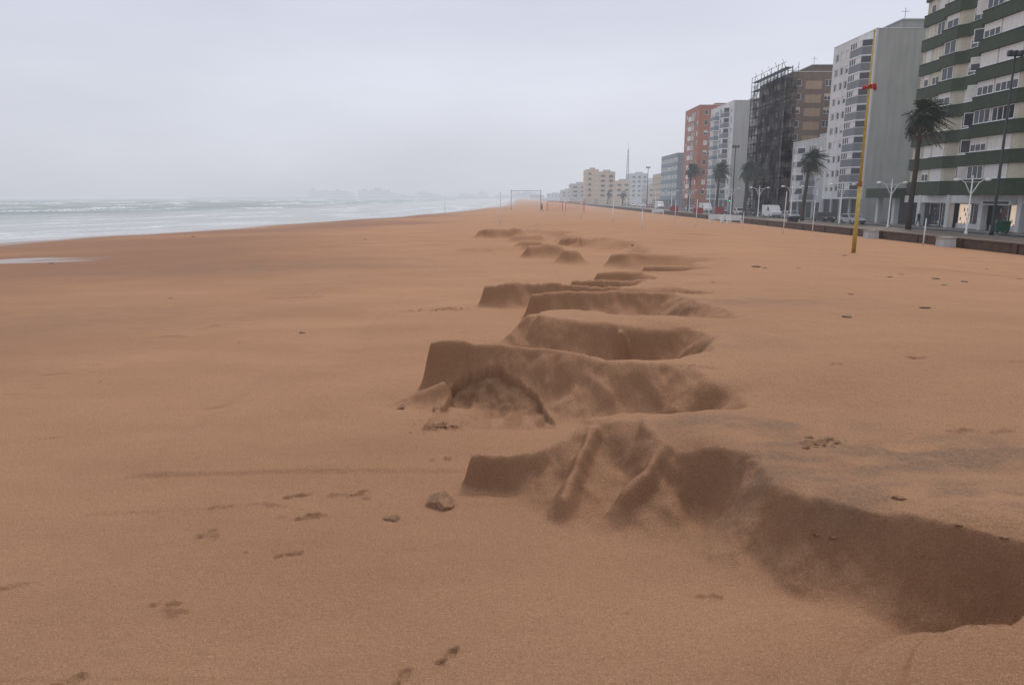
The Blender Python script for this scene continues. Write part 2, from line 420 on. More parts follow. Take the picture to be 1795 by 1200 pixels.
# slumped broken patch on the second scarp
k=reg(-1.1,1.0,8.7,10.8)
X,Y,Z=x[k],y[k],H[k]
zu=np.interp(X,[-.95,-.85,-.6,-.35,-.18,-.06,.12,.33,.42,.68],[0.14,.27,.42,.53,.58,.47,.41,.30,.17,0.05])+.02*fbm(X*9,X*0,77,3)
zlow=.05+.05*fbm(X*5,Y*2,78,2)
mm=np.clip((zu-Z)/.018,0,1)*np.clip((Z-zlow)/.12,0,1)
H[k]=Z-mm*(.10+.035*fbm(X*4,Y*4,41,2)+.012*fbm(X*16,Y*16,42,2)); dark[k]=mm*(.55+.2*fbm(X*7,Y*7,43,3))
for (a0,b0,a1,b1,zc) in [(860,496,1010,530,.5),(965,512,1010,545,.45),(1050,575,1085,600,.5)]:
    p0=U(a0,b1,.0); p1=U(a1,b0,.6)
    k=reg(p0[0],p1[0],p0[1]-.6,p1[1]+.6); X,Y,Z=x[k],y[k],H[k]
    if Z.size==0: continue
    L_=base_lower(X,Y); m2=np.clip((zc+.1*fbm(X*2,Y*0,88,3)-(Z-L_))/.05,0,1)*np.clip((Z-L_-.08)/.1,0,1)
    ex_=np.clip((X-p0[0])/.3,0,1)*np.clip((p1[0]-X)/.3,0,1)
    m2=m2*ex_; H[k]=Z-m2*(.07+.04*fbm(X*4,Y*4,89,2)); dark[k]=np.maximum(dark[k],m2*.6)
nr=np.clip(1.2-np.hypot(x,y)/30,0,1)
H+=nr*(.004*fbm(x*9,y*9,51,2)+.0026*vnoise(x*36,y*36,52))
for (sx,sy,an,a,b,dep) in STAMPS:
    R=a*2.0
    k=reg(sx-R,sx+R,sy-R,sy+R); X,Y=x[k],y[k]
    if X.size==0: continue
    ca,sa=math.cos(an),math.sin(an)
    lx=((X-sx)*ca+(Y-sy)*sa)/a; ly=(-(X-sx)*sa+(Y-sy)*ca)/b
    nn=.14*fbm(X*16,Y*16,61,2)
    r1=np.hypot((lx-.35)/.62,ly/1.05)+nn; r2=np.hypot((lx+.68)/.36,ly/.8)+nn
    r=np.minimum(r1,r2)
    H[k]+= -dep*(1-sstep((r-.8)/.16))+dep*.8*np.exp(-((r-1.14)/.14)**2)*np.clip(.3+1.0*vnoise(X*14,Y*14,63),0,2)+dep*.35*(r<1.0)*vnoise(X*40,Y*40,62)
    dark[k]=np.maximum(dark[k],.28*(1-sstep((r-.7)/.3))*np.clip(.5+.9*vnoise(X*30,Y*30,64),0,1))
for (sx,sy,a,b,amp) in TRAMP:
    k=reg(sx-a*1.5,sx+a*1.5,sy-b*1.5,sy+b*1.5); X,Y=x[k],y[k]
    if X.size==0: continue
    r=np.hypot((X-sx)/a,(Y-sy)/b)
    m_=np.clip(1.1-r,0,1)
    nn=np.clip((fbm(X*11,Y*11,71,3)+m_-.5)*1.6,0,1)*(m_>0)
    H[k]+=amp*nn*(.6+.6*vnoise(X*40,Y*40,72))
    dark[k]=np.maximum(dark[k],nn*.5)
gy,gx=np.gradient(H,YS,XS)
slope=np.hypot(gx,gy)
def grid_mesh(name,X,Y,Z):
    ny,nx=X.shape
    co=np.stack([X,Y,Z],-1).reshape(-1,3).astype(np.float32)
    me=bpy.data.meshes.new(name)
    me.vertices.add(nx*ny); me.vertices.foreach_set("co",co.ravel())
    a=(np.arange(ny-1)[:,None]*nx+np.arange(nx-1)[None,:]).ravel()
    q=np.stack([a,a+1,a+1+nx,a+nx],-1).astype(np.int32)
    nf=len(q)
    me.loops.add(nf*4); me.loops.foreach_set("vertex_index",q.ravel())
    me.polygons.add(nf); me.polygons.foreach_set("loop_start",np.arange(0,nf*4,4,dtype=np.int32))
    try: me.polygons.foreach_set("loop_total",np.full(nf,4,dtype=np.int32))
    except Exception: pass
    me.update(calc_edges=True)
    me.polygons.foreach_set("use_smooth",np.ones(nf,bool))
    return me
def attr(me,name,val):
    at=me.attributes.new(name,'FLOAT','POINT'); at.data.foreach_set("value",val.ravel().astype(np.float32))
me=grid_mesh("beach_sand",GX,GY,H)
darkp=np.zeros_like(H)
for (px_,py_,rx,ry,am) in [(1330,745,.9,.3,.8),(1620,800,1.1,.3,.9),(1750,870,.8,.25,.8),(1420,830,.7,.2,.8),(1480,800,.9,.22,.8),(1360,770,.5,.3,.8),(1600,860,.9,.2,.7),(1200,740,.5,.2,.5),(1320,530,2.0,.8,.5),(1330,600,.8,.7,.3),(430,470,6,3,.45),(600,470,5,2,.3),(160,560,4,2,.3)]:
    c=GR(px_,py_)
    r=np.hypot((GX-c[0])/rx,(GY-c[1])/ry)
    darkp=np.maximum(darkp,am*np.clip(np.exp(-r*r)*(1+1.2*fbm(GX*2.2,GY*4.5,91,4)),0,1))
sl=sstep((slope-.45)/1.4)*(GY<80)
attr(me,"darker",np.clip(sl*.52+dark,0,1))  # darker brown on steep faces, slumps, footprints and trampled sand
attr(me,"mineral",darkp)
xs_=shore(GY); wet=np.clip(1-(GX-xs_)/np.interp(GY,[0,60,200,400],[9,13,18,14]),0,1)
wet=np.clip(wet*1.6+.5*fbm(GX*.12,GY*.06,95,3)*(wet>0)*(wet<.8),0,1)
pc=U(0,464,-.75)
pr_=np.hypot((GX-pc[0]+1)/6.5,(GY-pc[1])/2.1)+.45*fbm(GX*.35,GY*.6,171,4)
wet=np.maximum(wet,.62*(1-sstep((pr_-.4)/.9)))
attr(me,"wet",wet)
moist=np.clip(1.05*sstep((-3-GX)/22)+.5*fbm(GX*.06,GY*.09,97,4)*sstep((-1-GX)/10)+.55*(1-sstep((pr_-1)/1.5)),0,1)
attr(me,"moist",moist)

m,nt,b=new_mat("sand"); N,Lk=nt.nodes,nt.links
geo=N.new("ShaderNodeNewGeometry")
def noise(sc,det=4,rough=.6,vec=None):
    n=N.new("ShaderNodeTexNoise"); n.inputs["Scale"].default_value=sc; n.inputs["Detail"].default_value=det; n.inputs["Roughness"].default_value=rough
    Lk.new(vec or geo.outputs["Position"],n.inputs["Vector"]); return n.outputs["Fac"]
def at(nm):
    a=N.new("ShaderNodeAttribute"); a.attribute_name=nm; return a.outputs["Fac"]
def mix(f,a,b_):
    x=N.new("ShaderNodeMix"); x.data_type='RGBA'
    if isinstance(f,float): x.inputs[0].default_value=f
    else: Lk.new(f,x.inputs[0])
    for i,v in ((6,a),(7,b_)):
        if isinstance(v,tuple): x.inputs[i].default_value=(*v,1)
        else: Lk.new(v,x.inputs[i])
    return x.outputs[2]
def mrange(v,a,b_,c=0,d=1):
    x=N.new("ShaderNodeMapRange"); 
    for n_,q in (("From Min",a),("From Max",b_),("To Min",c),("To Max",d)): x.inputs[n_].default_value=q
    Lk.new(v,x.inputs["Value"]); return x.outputs["Result"]
mp=N.new("ShaderNodeMapping"); mp.inputs["Scale"].default_value=(.22,.55,1); mp.inputs["Rotation"].default_value=(0,0,.35)
Lk.new(geo.outputs["Position"],mp.inputs["Vector"])
c=mix(mrange(noise(.9,6,.6,mp.outputs["Vector"]),.33,.66),(0.54,0.305,0.178),(0.40,0.215,0.125))
c=mix(mrange(noise(.05,3),.4,.65),c,(0.48,0.27,0.160))
c=mix(mrange(noise(50,3,.8),.38,.64,0,.5),c,(0.23,0.113,0.064))
c=mix(mrange(noise(240,2,.7),.3,.72,0,.40),c,(0.24,0.12,0.066))
c=mix(mrange(noise(110,2,.6),.54,.72,0,.5),c,(0.74,0.48,0.31))
c=mix(mrange(at("moist"),0,1,0,.72),c,(0.245,0.137,0.095))
g1=N.new("ShaderNodeMath"); g1.operation='MULTIPLY'; Lk.new(at("mineral"),g1.inputs[0]); Lk.new(mrange(noise(26,5,.7),.35,.65,.25,.9),g1.inputs[1])
c=mix(g1.outputs[0],c,(0.17,0.125,0.095))
c=mix(mrange(at("darker"),0,1,0,.76),c,(0.155,0.084,0.045))
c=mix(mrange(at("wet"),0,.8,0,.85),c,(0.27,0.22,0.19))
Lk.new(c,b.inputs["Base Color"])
Lk.new(mrange(at("wet"),.15,.75,1.0,.10),b.inputs["Roughness"])
Lk.new(mrange(at("wet"),.15,.7,.15,.95),b.inputs["Specular IOR Level"])
bp=N.new("ShaderNodeBump"); bp.inputs["Distance"].default_value=.006
Lk.new(mrange(at("wet"),.1,.6,.9,0),bp.inputs["Strength"])
Lk.new(noise(150,3,.7),bp.inputs["Height"])
b2=N.new("ShaderNodeBump"); b2.inputs["Distance"].default_value=.026
Lk.new(mrange(at("wet"),.1,.6,.85,.02),b2.inputs["Strength"])
Lk.new(noise(40,5,.75),b2.inputs["Height"]); Lk.new(bp.outputs["Normal"],b2.inputs["Normal"])
Lk.new(b2.outputs["Normal"],b.inputs["Normal"])
me.materials.append(m)
obj("beach_sand",me,label="wind-eroded orange sand beach with carved scarps",kind="structure",cat="beach")

# ---------------------------------------------------------------- sea
sv=list(np.arange(-6,70,.6))+list(np.arange(70,260,1.2))
while sv[-1]<4500: sv.append(sv[-1]+max(1.2,(sv[-1]-255)*.03))
S=np.array(sv)
yv=[20]
while yv[-1]<600: yv.append(yv[-1]*1.007)
while yv[-1]<9000: yv.append(yv[-1]*1.05)
YV=np.array(yv)
SS,SYY=np.meshgrid(S,YV)
SXX=shore(SYY)-SS
z=np.full_like(SS,-1.3)
foam=np.zeros_like(SS)
ph=SS+16*fbm(SYY*.02,SS*.01,101,4)
for s0,am,seed in [(30,.06,1),(60,.15,2),(92,.45,3),(120,.6,4),(150,.7,5),(190,.8,6),(235,.8,17),(290,.9,7),(350,.9,8),(440,1,9),(600,1.1,10),(800,1.1,11),(1100,1.2,12)]:
    seg=np.clip(fbm(SYY*.022+seed*7,SS*0+seed,120+seed,4)*1.8-.1,0,1)
    w=1.2+s0*.008
    d=(ph-s0)/w
    cr=np.exp(-np.where(d<0,d*2.2,d)**2)
    z+=am*cr*(.35+.65*seg)
    fo=np.exp(-((d+.5)/.8)**2)*seg*1.4
    tr_=np.where(d>0,np.exp(-d/3),np.exp(d/1.0))*seg*.4
    foam=np.maximum(foam,np.maximum(fo,tr_)*(.6 if s0<80 else 1))
z+=.05*fbm(SYY*.25,SS*.4,140,3)*np.clip(SS/40,0,1)
shallow=1-sstep((SS-45)/70)
lace=np.clip(fbm(SYY*.05,SS*.16,150,5)*1.3+.1,0,1)
foam=np.maximum(foam,shallow*lace*.65)
foam=np.maximum(foam,.7*np.exp(-((SS-1.5-2.5*fbm(SYY*.05,SS*0,160,3))/1.0)**2))
me=grid_mesh("sea_water",SXX,SYY,z); me.flip_normals()
attr(me,"foam",np.clip(foam,0,1)); attr(me,"shallow",shallow)
m,nt,b=new_mat("sea"); N,Lk=nt.nodes,nt.links
geo=N.new("ShaderNodeNewGeometry")
mp=N.new("ShaderNodeMapping"); mp.inputs["Scale"].default_value=(.40,.18,1); mp.inputs["Rotation"].default_value=(0,0,.3); Lk.new(geo.outputs["Position"],mp.inputs["Vector"])
c=mix(mrange(noise(1,5,.6,mp.outputs["Vector"]),.35,.65),(0.115,0.165,0.15),(0.19,0.245,0.225))
c=mix(at("shallow"),c,(0.40,0.41,0.40))
f2=N.new("ShaderNodeMath"); f2.operation='MULTIPLY'; Lk.new(at("foam"),f2.inputs[0]); Lk.new(mrange(noise(3,7,.8,mp.outputs["Vector"]),.40,.58,.05,1.15),f2.inputs[1])
c=mix(f2.outputs[0],c,(0.74,0.77,0.79))
wc=mrange(noise(2.6,6,.65,mp.outputs["Vector"]),.60,.68,0,.75); c=mix(wc,c,(0.62,0.66,0.66))
Lk.new(c,b.inputs["Base Color"]); b.inputs["Roughness"].default_value=.4
bp=N.new("ShaderNodeBump"); bp.inputs["Distance"].default_value=.4; bp.inputs["Strength"].default_value=.8
Lk.new(noise(3,6,.6,mp.outputs["Vector"]),bp.inputs["Height"]); Lk.new(bp.outputs["Normal"],b.inputs["Normal"])
me.materials.append(m)
obj("sea_water",me,label="choppy grey-green sea with white breakers",kind="structure",cat="sea")

# ---------------------------------------------------------------- promenade, road
PV=-.55
mb=MB(); mb.box(34.45,20,-1.2,45.0,1500,PV,'pave')
obj("promenade_pavement",mb.mesh("promenade_pavement"),label="paved seafront promenade",kind="structure",cat="pavement")
mb=MB(); mb.box(45.15,20,-1.3,49.5,1500,PV-.13,'asphalt')
obj("road",mb.mesh("road"),label="asphalt seafront road",kind="structure",cat="road")
y=22; mb=MB()
while y<500:
    mb.box(47.25,y,PV-.127,47.4,y+2,PV-.122,'mark'); y+=6
obj("road_marking",mb.mesh("road_marking"),label="white dashed centre line",kind="structure",cat="road marking")
mb=MB(); mb.box(45.0,20,-1.3,45.15,1500,PV+.004,'kerb'); mb.box(49.5,20,-1.3,49.65,1500,PV+.004,'kerb')
obj("kerb",mb.mesh("kerb"),label="pale stone kerb along the road",kind="structure",cat="kerb")
mb=MB(); mb.box(49.65,20,-1.3,300,1500,PV,'pave')
obj("building_side_pavement",mb.mesh("pavement"),label="pavement in front of the buildings",kind="structure",cat="pavement")
mb=MB(); mb.box(34.0,38,-1.3,34.42,900,-.12,'wall')
mb.box(33.94,38,-.12,34.48,900,-.03,'pave')
yy=42
while yy<300:
    mb.box(33.88,yy,-1.2,33.998,yy+.4,-.16,'wall'); yy+=6
obj("promenade_wall",mb.mesh("promenade_wall"),label="long low brown stone wall edging the sand",cat="wall")

# ---------------------------------------------------------------- windows and buildings
WC={}
def window_mesh(w,h,mull=1,shut=0.0,sk='shutter'):
    key=(round(w,2),round(h,2),mull,shut,sk)
    if key in WC: return WC[key]
    mb=MB(); t=.08
    mb.box(-.05,-w/2,0,.04,-w/2+t,h,'frame'); mb.box(-.05,w/2-t,0,.04,w/2,h,'frame')
    mb.box(-.05,-w/2+t,0,.04,w/2-t,t,'frame'); mb.box(-.05,-w/2+t,h-t,.04,w/2-t,h,'frame')
    for i in range(mull):
        yc=-w/2+w*(i+1)/(mull+1); mb.box(-.045,yc-.04,t,.038,yc+.04,h-t,'frame')
    mb.box(0,-w/2+t,t,.02,w/2-t,h-t,'glass')
    if shut>0:
        z0=h-t-(h-2*t)*shut
        n=max(2,int((h-t-z0)/.12)); dz=(h-t-z0)/n
        for i in range(n): mb.box(-.035,-w/2+t,z0+i*dz+.008,-.004,w/2-t,z0+(i+1)*dz,sk)
    mb.box(-.16,-w/2-.06,-.05,.05,w/2+.06,-.002,'frame')
    me=mb.mesh("window"); WC[key]=me; return me

def layer(mb,axis,L,openings,z_list,zbot,ztop,T,k_sp,k_pier):
    def bx(a0,a1,z0,z1,k):
        if a1-a0<1e-3 or z1-z0<1e-3: return
        if axis=='sea': mb.box(0,a0,z0,T,a1,z1,k)
        else: mb.box(a0,0,z0,a1,T,z1,k)
    a_start=0 if axis=='sea' else T
    prev=zbot
    for (s,h) in z_list:
        bx(a_start,L,prev,s,k_sp)
        cur=a_start
        for (c,w) in openings:
            bx(cur,c-w/2,s,h,k_pier); cur=c+w/2
        bx(cur,L,s,h,k_pier); prev=h
    bx(a_start,L,prev,ztop,k_sp)

def building(name,label,xb,y0,y1,D,floors,top,gf,sea,end,ks,kp,kend,balc=None,roof='plain',parts=True,kcore=None,zg=PV,shk='shutter',sill=.34,wh=.5,kgf=None,topY=None):
    """top = pixel row of the roof edge at the near corner, turned into a true height"""
    L=y1-y0; T=.22
    fh=(ZT(top,topY or y0)-zg-.9-gf)/floors; sill*=fh; wh*=fh
    root=obj(name,None,(xb,y0,zg),label=label,cat="building")
    mb=MB()
    ztop=gf+floors*fh+.9
    kc=kcore or ('dark')
    mb.box(T,T,0,D,L,ztop-.9,kc)
    mb.box(D,T,0,D+.05,L,ztop-.9,kend); mb.box(T,L,0,D,L+.05,ztop-.9,kend)
    zl=[(gf+f*fh+sill,gf+f*fh+sill+wh) for f in range(floors)]
    layer(mb,'sea',L,[(c,w) for c,w,*_ in sea],zl,gf-.4,ztop,T,ks,kp)
    layer(mb,'end',D,[(c,w) for c,w,*_ in end],zl,gf-.4,ztop,T,kend,kend)
    mb.box(D-.2,T,ztop-.9,D,L,ztop,kend); mb.box(T,L-.2,ztop-.9,D-.2,L,ztop,kend)
    mb.box(-.06,-.06,ztop,D+.06,.3,ztop+.08,'frame'); mb.box(-.06,.3,ztop,.3,L+.06,ztop+.08,'frame')
    y=0
    while y<L-.5:
        mb.box(-.02,y,0,T,y+.6,gf-.4,kgf or kend); y+=max(3.2,L/5)
    mb.box(T,0,0,D,T,gf-.4,kgf or kend)
    if roof=='block':
        mb.box(D*.35,L*.15,ztop-.9,D*.95,L*.75,ztop+1.6,kend)
        mb.box(D*.33,L*.13,ztop+1.6,D*.97,L*.77,ztop+1.72,'frame')
        mb.tube([(D*.5,L*.4,ztop+1.6),(D*.5,L*.4,ztop+4)],.04,5,'midmetal')
        mb.tube([(D*.5-.6,L*.4,ztop+3.5),(D*.5+.6,L*.4,ztop+3.5)],.03,4,'midmetal')
    elif roof=='plain':
        mb.box(D*.4,L*.3,ztop-.9,D*.8,L*.6,ztop+1.1,kend)
    obj("wall",mb.mesh("wall"),parent=root)
    if parts:
        rnd=random.Random(len(label)*7+floors)
        for zi,(s,h) in enumerate(zl):
            for (c,w,mu) in sea:
                obj("window",window_mesh(w,wh,mu,rnd.choice([0,0,.35,.6,1.0,0]),shk),(T-.06,c,s),root)
            for (c,w,mu) in end:
                obj("window",window_mesh(w,wh,mu,rnd.choice([0,0,.5,1.0]),shk),(c,T-.06,s),root,rotz=math.pi/2)
    if balc:
        for (bc,bw,bd,style,kpar) in balc:
            bm_=balcony_mesh(bw,bd,fh,style,kpar)
            for f in range(floors):
                obj("balcony",bm_,(-.003,bc,gf+f*fh),root)
    return root,fh
BC={}
def balcony_mesh(w,d,fh,style,kpar):
    key=(w,d,round(fh,3),style,kpar)
    if key in BC: return BC[key]
    mb=MB()
    if style=='glazed':
        c=.7
        def pl(e,c2=0): return [(0,-w/2-e),(-d-e,-w/2+c-e*.4),(-d-e,w/2-c+e*.4),(0,w/2+e)]
        mb.prism(pl(.0),-.12,.95,kpar); mb.prism(pl(.08),-.26,-.12,'frame')
        mb.prism(pl(.05),.95,1.02,'frame'); mb.prism(pl(-.08),1.02,fh-.34,'glass'); mb.prism(pl(.0),fh-.34,fh-.262,'frame')
        P=pl(-.03)
        for a,b_ in ((0,1),(1,2),(2,3)):
            n=1 if a!=1 else max(2,int(w/1.0))
            for i in range(n+1):
                t=i/n; x=P[a][0]+(P[b_][0]-P[a][0])*t; y=P[a][1]+(P[b_][1]-P[a][1])*t
                mb.box(x-.05,y-.05,1.02,x+.05,y+.05,fh-.34,'frame')
        mb.box(-d-.012+.06,-w/2+c+.1,fh-1.1,-d+.075,-.05,fh-.36,'shutter')
    else:
        mb.box(-d,-w/2,-.15,0,w/2,0,'frame')
        mb.box(-d,-w/2,0.003,-d+.1,w/2,.95,kpar)
        mb.box(-d+.1,-w/2,0.003,0,-w/2+.1,.95,kpar); mb.box(-d+.1,w/2-.1,0.003,0,w/2,.95,kpar)
        mb.box(-d-.03,-w/2-.03,.95,-d+.13,w/2+.03,1.0,'frame')
        mb.box(-.05,-w/2+.4,.02,-.004,w/2-.4,2.1,'glass')
        for i in range(4):
            y=-w/2+.4+(w-.8)*i/3; mb.box(-.08,y-.04,.02,-.052,y+.04,2.1,'frame')
    me=mb.mesh("balcony"); BC[key]=me; return me

building("white_apartment_building","tall white apartment block with grey glazed balconies and blank side wall",51,106,119.5,13,10,50,3.6,
   [(6.9,1.1,0),(8.6,1.1,0),(10.3,1.1,0),(12.1,1.2,1)],[],'white','white','endwall',balc=[(3.2,5.0,1.25,'glazed','grey')],roof='block')
building("grey_apartment_building","lower grey-white apartment block with balconies",51.6,121,135,6,4,240,3.0,
   [(2,1.2,1),(12,1.2,1)],[(2,1.2,1),(4.4,1.2,1)],'greywhite','greywhite','greywhite',balc=[(5,3.6,1.1,'open','grey'),(9.6,3.0,1.1,'glazed','white')])
building("beige_apartment_building","beige orange apartment block with stacked open balconies",57.8,124,134,9,8,130,3.4,
   [(5,1.4,1)],[(1.2,1.3,1),(4,1.3,1)],'beige','tan','beige',balc=[(2.2,3,1.0,'open','beige'),(7,3,1.0,'open','beige')])
br,fb=building("brown_apartment_building","brown and tan apartment block behind scaffolding",51.4,137,155,13,9,126,3.3,
   [(3,2.0,1),(7,2.0,1),(11,2,1),(15,2,1)],[(1.2,1.0,0),(6.6,1.3,1),(8.9,1.0,0),(11.2,1.2,1)],'brown','tan','brown',roof='block',shk='shutterc')
mb=MB()
for f in range(9):
    zb=3.3+f*fb+.3
    mb.box(2.4,-.05,zb,5.4,-.004,zb+fb*.6,'tan')
obj("tan_wall_panels",mb.mesh("tan_wall_panels"),parent=br)
building("slender_white_apartment_building","white apartment tower with grey balcony fronts",51,171,190,14,9,176,3.2,
   [(1.4,1.2,1),(9.8,1.2,1),(17.5,1.2,1)],[],'white','white','endwall',balc=[(5.2,4.4,1.1,'glazed','grey'),(13.6,4.4,1.1,'open','bluegrey')],roof='plain')
building("terracotta_apartment_building","terracotta orange apartment block with white windows",51,202,218,14,9,184,3.4,
   [(2,1.5,1),(5,1.5,1),(8,1.5,1),(11,1.5,1),(14,1.5,1)],[(2,1.1,0),(5,1.1,0)],'orange','orange','orange',balc=[(6.5,3,1,'open','shutter')])
building("blue_grey_apartment_building","blue-grey mid-rise apartment block",51,226,250,14,5,268,3.0,
   [(3+i*4.2,1.6,1) for i in range(5)],[(3,1.2,0),(7,1.2,0)],'bluegrey','greywhite','bluegrey')

# scaffolding
mb=MB(); Ls=18.6; Hs=ZT(118,137)-PV; lv=Hs/15
for i in range(11):
    y=i*Ls/10
    for x in (-1.35,-.15): mb.tube([(x,y,0),(x,y,Hs+random.uniform(-.3,1.3))],.06,5,'darkmetal')
    for j in range(14): mb.tube([(-1.35,y,(j+1)*lv),(-.15,y,(j+1)*lv)],.04,4,'darkmetal')
for j in range(15):
    z=(j+1)*lv-.1
    for x in (-1.35,-.15): mb.tube([(x,0,z),(x,Ls,z)],.05,4,'darkmetal')
    mb.tube([(-1.35,0,z+1),(-1.35,Ls,z+1)],.04,4,'darkmetal')
    mb.box(-1.28,0,z+.05,-.2,Ls,z+.14,'darkmetal')
    for i in range(0,10,2): mb.tube([(-1.38,i*Ls/10,z),(-1.38,(i+1)*Ls/10,z+lv)],.04,4,'darkmetal')
for i in range(3):
    x=-1.35+i*1.0
    mb.tube([(x,-.9,0),(x,-.9,Hs+random.uniform(-.3,1))],.05,5,'darkmetal')
for j in range(14):
    z=(j+1)*lv
    mb.tube([(-1.35,-.9,z),(.65,-.9,z)],.05,4,'darkmetal'); mb.tube([(-1.35,-.9,z+1),(.65,-.9,z+1)],.035,4,'darkmetal')
    mb.tube([(-1.35,-.92,z),(.65,-.92,z+lv)],.035,4,'darkmetal')
sc=obj("scaffolding",None,(51.2,136.8,PV),label="dark tube scaffolding with netting on the brown block",cat="scaffolding")
obj("scaffold_frame",mb.mesh("scaffold_frame"),parent=sc)
mb=MB(); mb.face([(-1.45,0,1),(-1.45,Ls,1),(-1.45,Ls,Hs-1),(-1.45,0,Hs-1)],'net'); mb.face([(-1.45,-.98,1),(.6,-.98,1),(.6,-.98,Hs-2),(-1.45,-.98,Hs-2)],'net')
obj("debris_netting",mb.mesh("debris_netting"),parent=sc)

# green banded building
gb=obj("green_banded_apartment_building",None,(51,60,PV),label="tall apartment block with dark green bands and cream panels",cat="building")
FHG=2.86; GF=4.3; NF=12
prof=[(0,34),(0,29.4),(-.7,28.6),(-.7,25.6),(0,24.8),(0,21.6),(-1.9,19.4),(-1.9,12.5),(0,10.4),(0,6),(-1.9,4),(-1.9,0)]
def off(e): return [(a-e,b_) for a,b_ in prof]
mb=MB()
mb.prism(off(-.30)+[(18,0),(18,33.8)],GF,GF+NF*FHG,'cream')
obj("wall",mb.mesh("wall"),parent=gb)
for f in range(NF+1):
    z=GF+f*FHG
    if f==0: z0,z1=z-.55,z+1.0
    else: z0,z1=z-.32,z+.95
    bmb=MB(); bmb.prism(off(.05)+[(18.1,-.0),(18.1,34.06)],0,z1-z0,'green')
    bmb.prism(off(.11)+[(18.14,-.02),(18.14,34.1)],z1-z0,z1-z0+.07,'green')
    obj("green_band",bmb.mesh("green_band"),(0,0,z0),gb)
rg=random.Random(5)
wz=1.09; whh=1.42
for f in range(NF):
    z=GF+f*FHG+wz
    for (a,x,w,mu) in [(32.6,.27,1.0,0),(30.6,.27,1.5,1),(27.1,-.43,2.2,1),(23.2,.27,2.3,1)]:
        obj("window",window_mesh(w,whh,mu,rg.choice([0,0,.4,1.0,1.0]),rg.choice(['shutter','shutterc'])),(x-.0,a,z),gb)
    for a,w,mu in [(17.9,2.6,2),(14.6,3.4,3)]:
        obj("window",window_mesh(w,whh,mu,rg.choice([0,.4,1.0,.5,1.0]),'shutter'),(-1.63,a,z),gb)
    obj("window",window_mesh(2.2,whh,1,rg.choice([0,1.0,.5]),'shutter'),(-.70,20.5,z),gb,rotz=math.atan2(1.9,2.2))
mb=MB()
mb.box(1.6,0,0,18,41,GF-.56,'dark')
mb.box(-1.5,34.3,GF-.9,18,41.6,GF+.35,'green'); 
for y in (0.3,6.3,12.3,18.3,24.3,30.3,36.3,40.6): mb.box(-.1,y,0,.55,y+.65,GF-.56 if y<34 else GF-.9,'white')
mb.box(.0,10,GF-1.45,.2,34.2,GF-.58,'white')
for y in (12.96,18.96): 
    mb.box(.9,y,.0,1.1,y+5.3,.55,'white')
obj("arcade",mb.mesh("arcade"),parent=gb)
for i,y in enumerate((13.2,15.7,19.3,21.9,25.2,27.8)):
    sw=MB(); w=2.2
    sw.box(0,0,0,.08,.08,2.7,'frame'); sw.box(0,w-.08,0,.08,w,2.7,'frame'); sw.box(0,.08,2.62,.08,w-.08,2.7,'frame'); sw.box(0,.08,0,.08,w-.08,.08,'frame')
    sw.box(.03,.08,.08,.05,w-.08,2.62,'lit' if i in (0,3) else 'glass')
    for q in range(9):
        qx=.2+(q%6)*.3; sw.box(.02,qx,.3+(q%4)*.5,.028,qx+.2,.62+(q%4)*.52,('white','orange','red','dark','tan')[(q*3+i)%5])
    obj("shop_window",sw.mesh("shop_window"),(1.0,y,.1),gb)
aw=MB(); aw.box(-.55,0,0,-.0,4.6,.5,'white'); aw.box(-.56,.3,.12,-.552,4.3,.38,'dark')
obj("shop_sign_board",aw.mesh("shop_sign_board"),(-.12,13.1,GF-1.6),gb)

# ---- distant town
def far_b(x0,x1,top,Y,k,label,D=18):
    X0=(x0-897.5)/F*Y/1.03; X1=(x1-897.5)/F*Y/1.03
    ht=ZT(top,Y)-PV; fl=max(2,int(ht/3.1))
    w=X1-X0; n=max(2,int(w/3.4))
    ends=[(w*(i+.5)/n+.1,w/n*.5,1) for i in range(n)]
    ends=[(c,ww,1) for c,ww,_ in ends if c+ww/2<w-.1]
    building("distant_apartment_building",label,X0,Y,Y+D,w,fl,top,3,[(D*(i+.5)/5,1.6,1) for i in range(5)],ends,k,k,k,parts=False,sill=.3,wh=.42)
far_b(1160,1184,304,300,'beige',"pale pinkish apartment block in haze")
far_b(1107,1136,304,470,'greywhite',"pale grey apartment block in haze")
far_b(1080,1106,317,400,'beige',"beige mid-rise block in haze")
far_b(1050,1079,301,360,'beige',"beige apartment block with stepped roof in haze")
far_b(1029,1050,297,385,'beige',"cream apartment block with stepped roof in haze")
far_b(1002,1030,322,430,'hazeb',"low pale block in haze")
far_b(1138,1160,326,360,'hazeb',"low pale block behind the promenade in haze")
far_b(985,1003,333,560,'hazeb',"low distant block in haze")
far_b(1092,1112,330,600,'greywhite',"low grey block in haze")
far_b(1120,1150,318,620,'beige',"pale beige block in haze")
far_b(1145,1172,312,520,'greywhite',"pale grey slab block in haze")
far_b(960,984,339,800,'greywhite',"low grey block in haze")
far_b(930,955,342,1000,'hazeb',"low pale block in haze")
rr=random.Random(11)
def slab(x,y,w,d,h,lab,z0):
    m_=MB(); m_.box(0,0,0,w,d,h,'farpale'); m_.box(w*.2,d*.2,h,w*.5,d*.8,h*1.25,'farpale')
    for i in range(int(h/3.2)): m_.box(.5,-.3,1+i*3.2,w-.5,-.02,2.0+i*3.2,'hazeb')
    obj("distant_building",m_.mesh("distant_building"),(x,y,z0),label=lab,cat="building",group="hazy skyline buildings")
for i in range(30):
    px_=rr.uniform(560,980) if i>6 else 540+i*22
    Y=rr.uniform(1900,2200); X=(px_-897.5)/F*Y/1.02
    slab(X,Y,rr.uniform(20,50),20,rr.uniform(8,15) if i>6 else rr.uniform(14,22),"hazy low-rise block on the far shore",-1.2)
mb=MB(); pts=[]
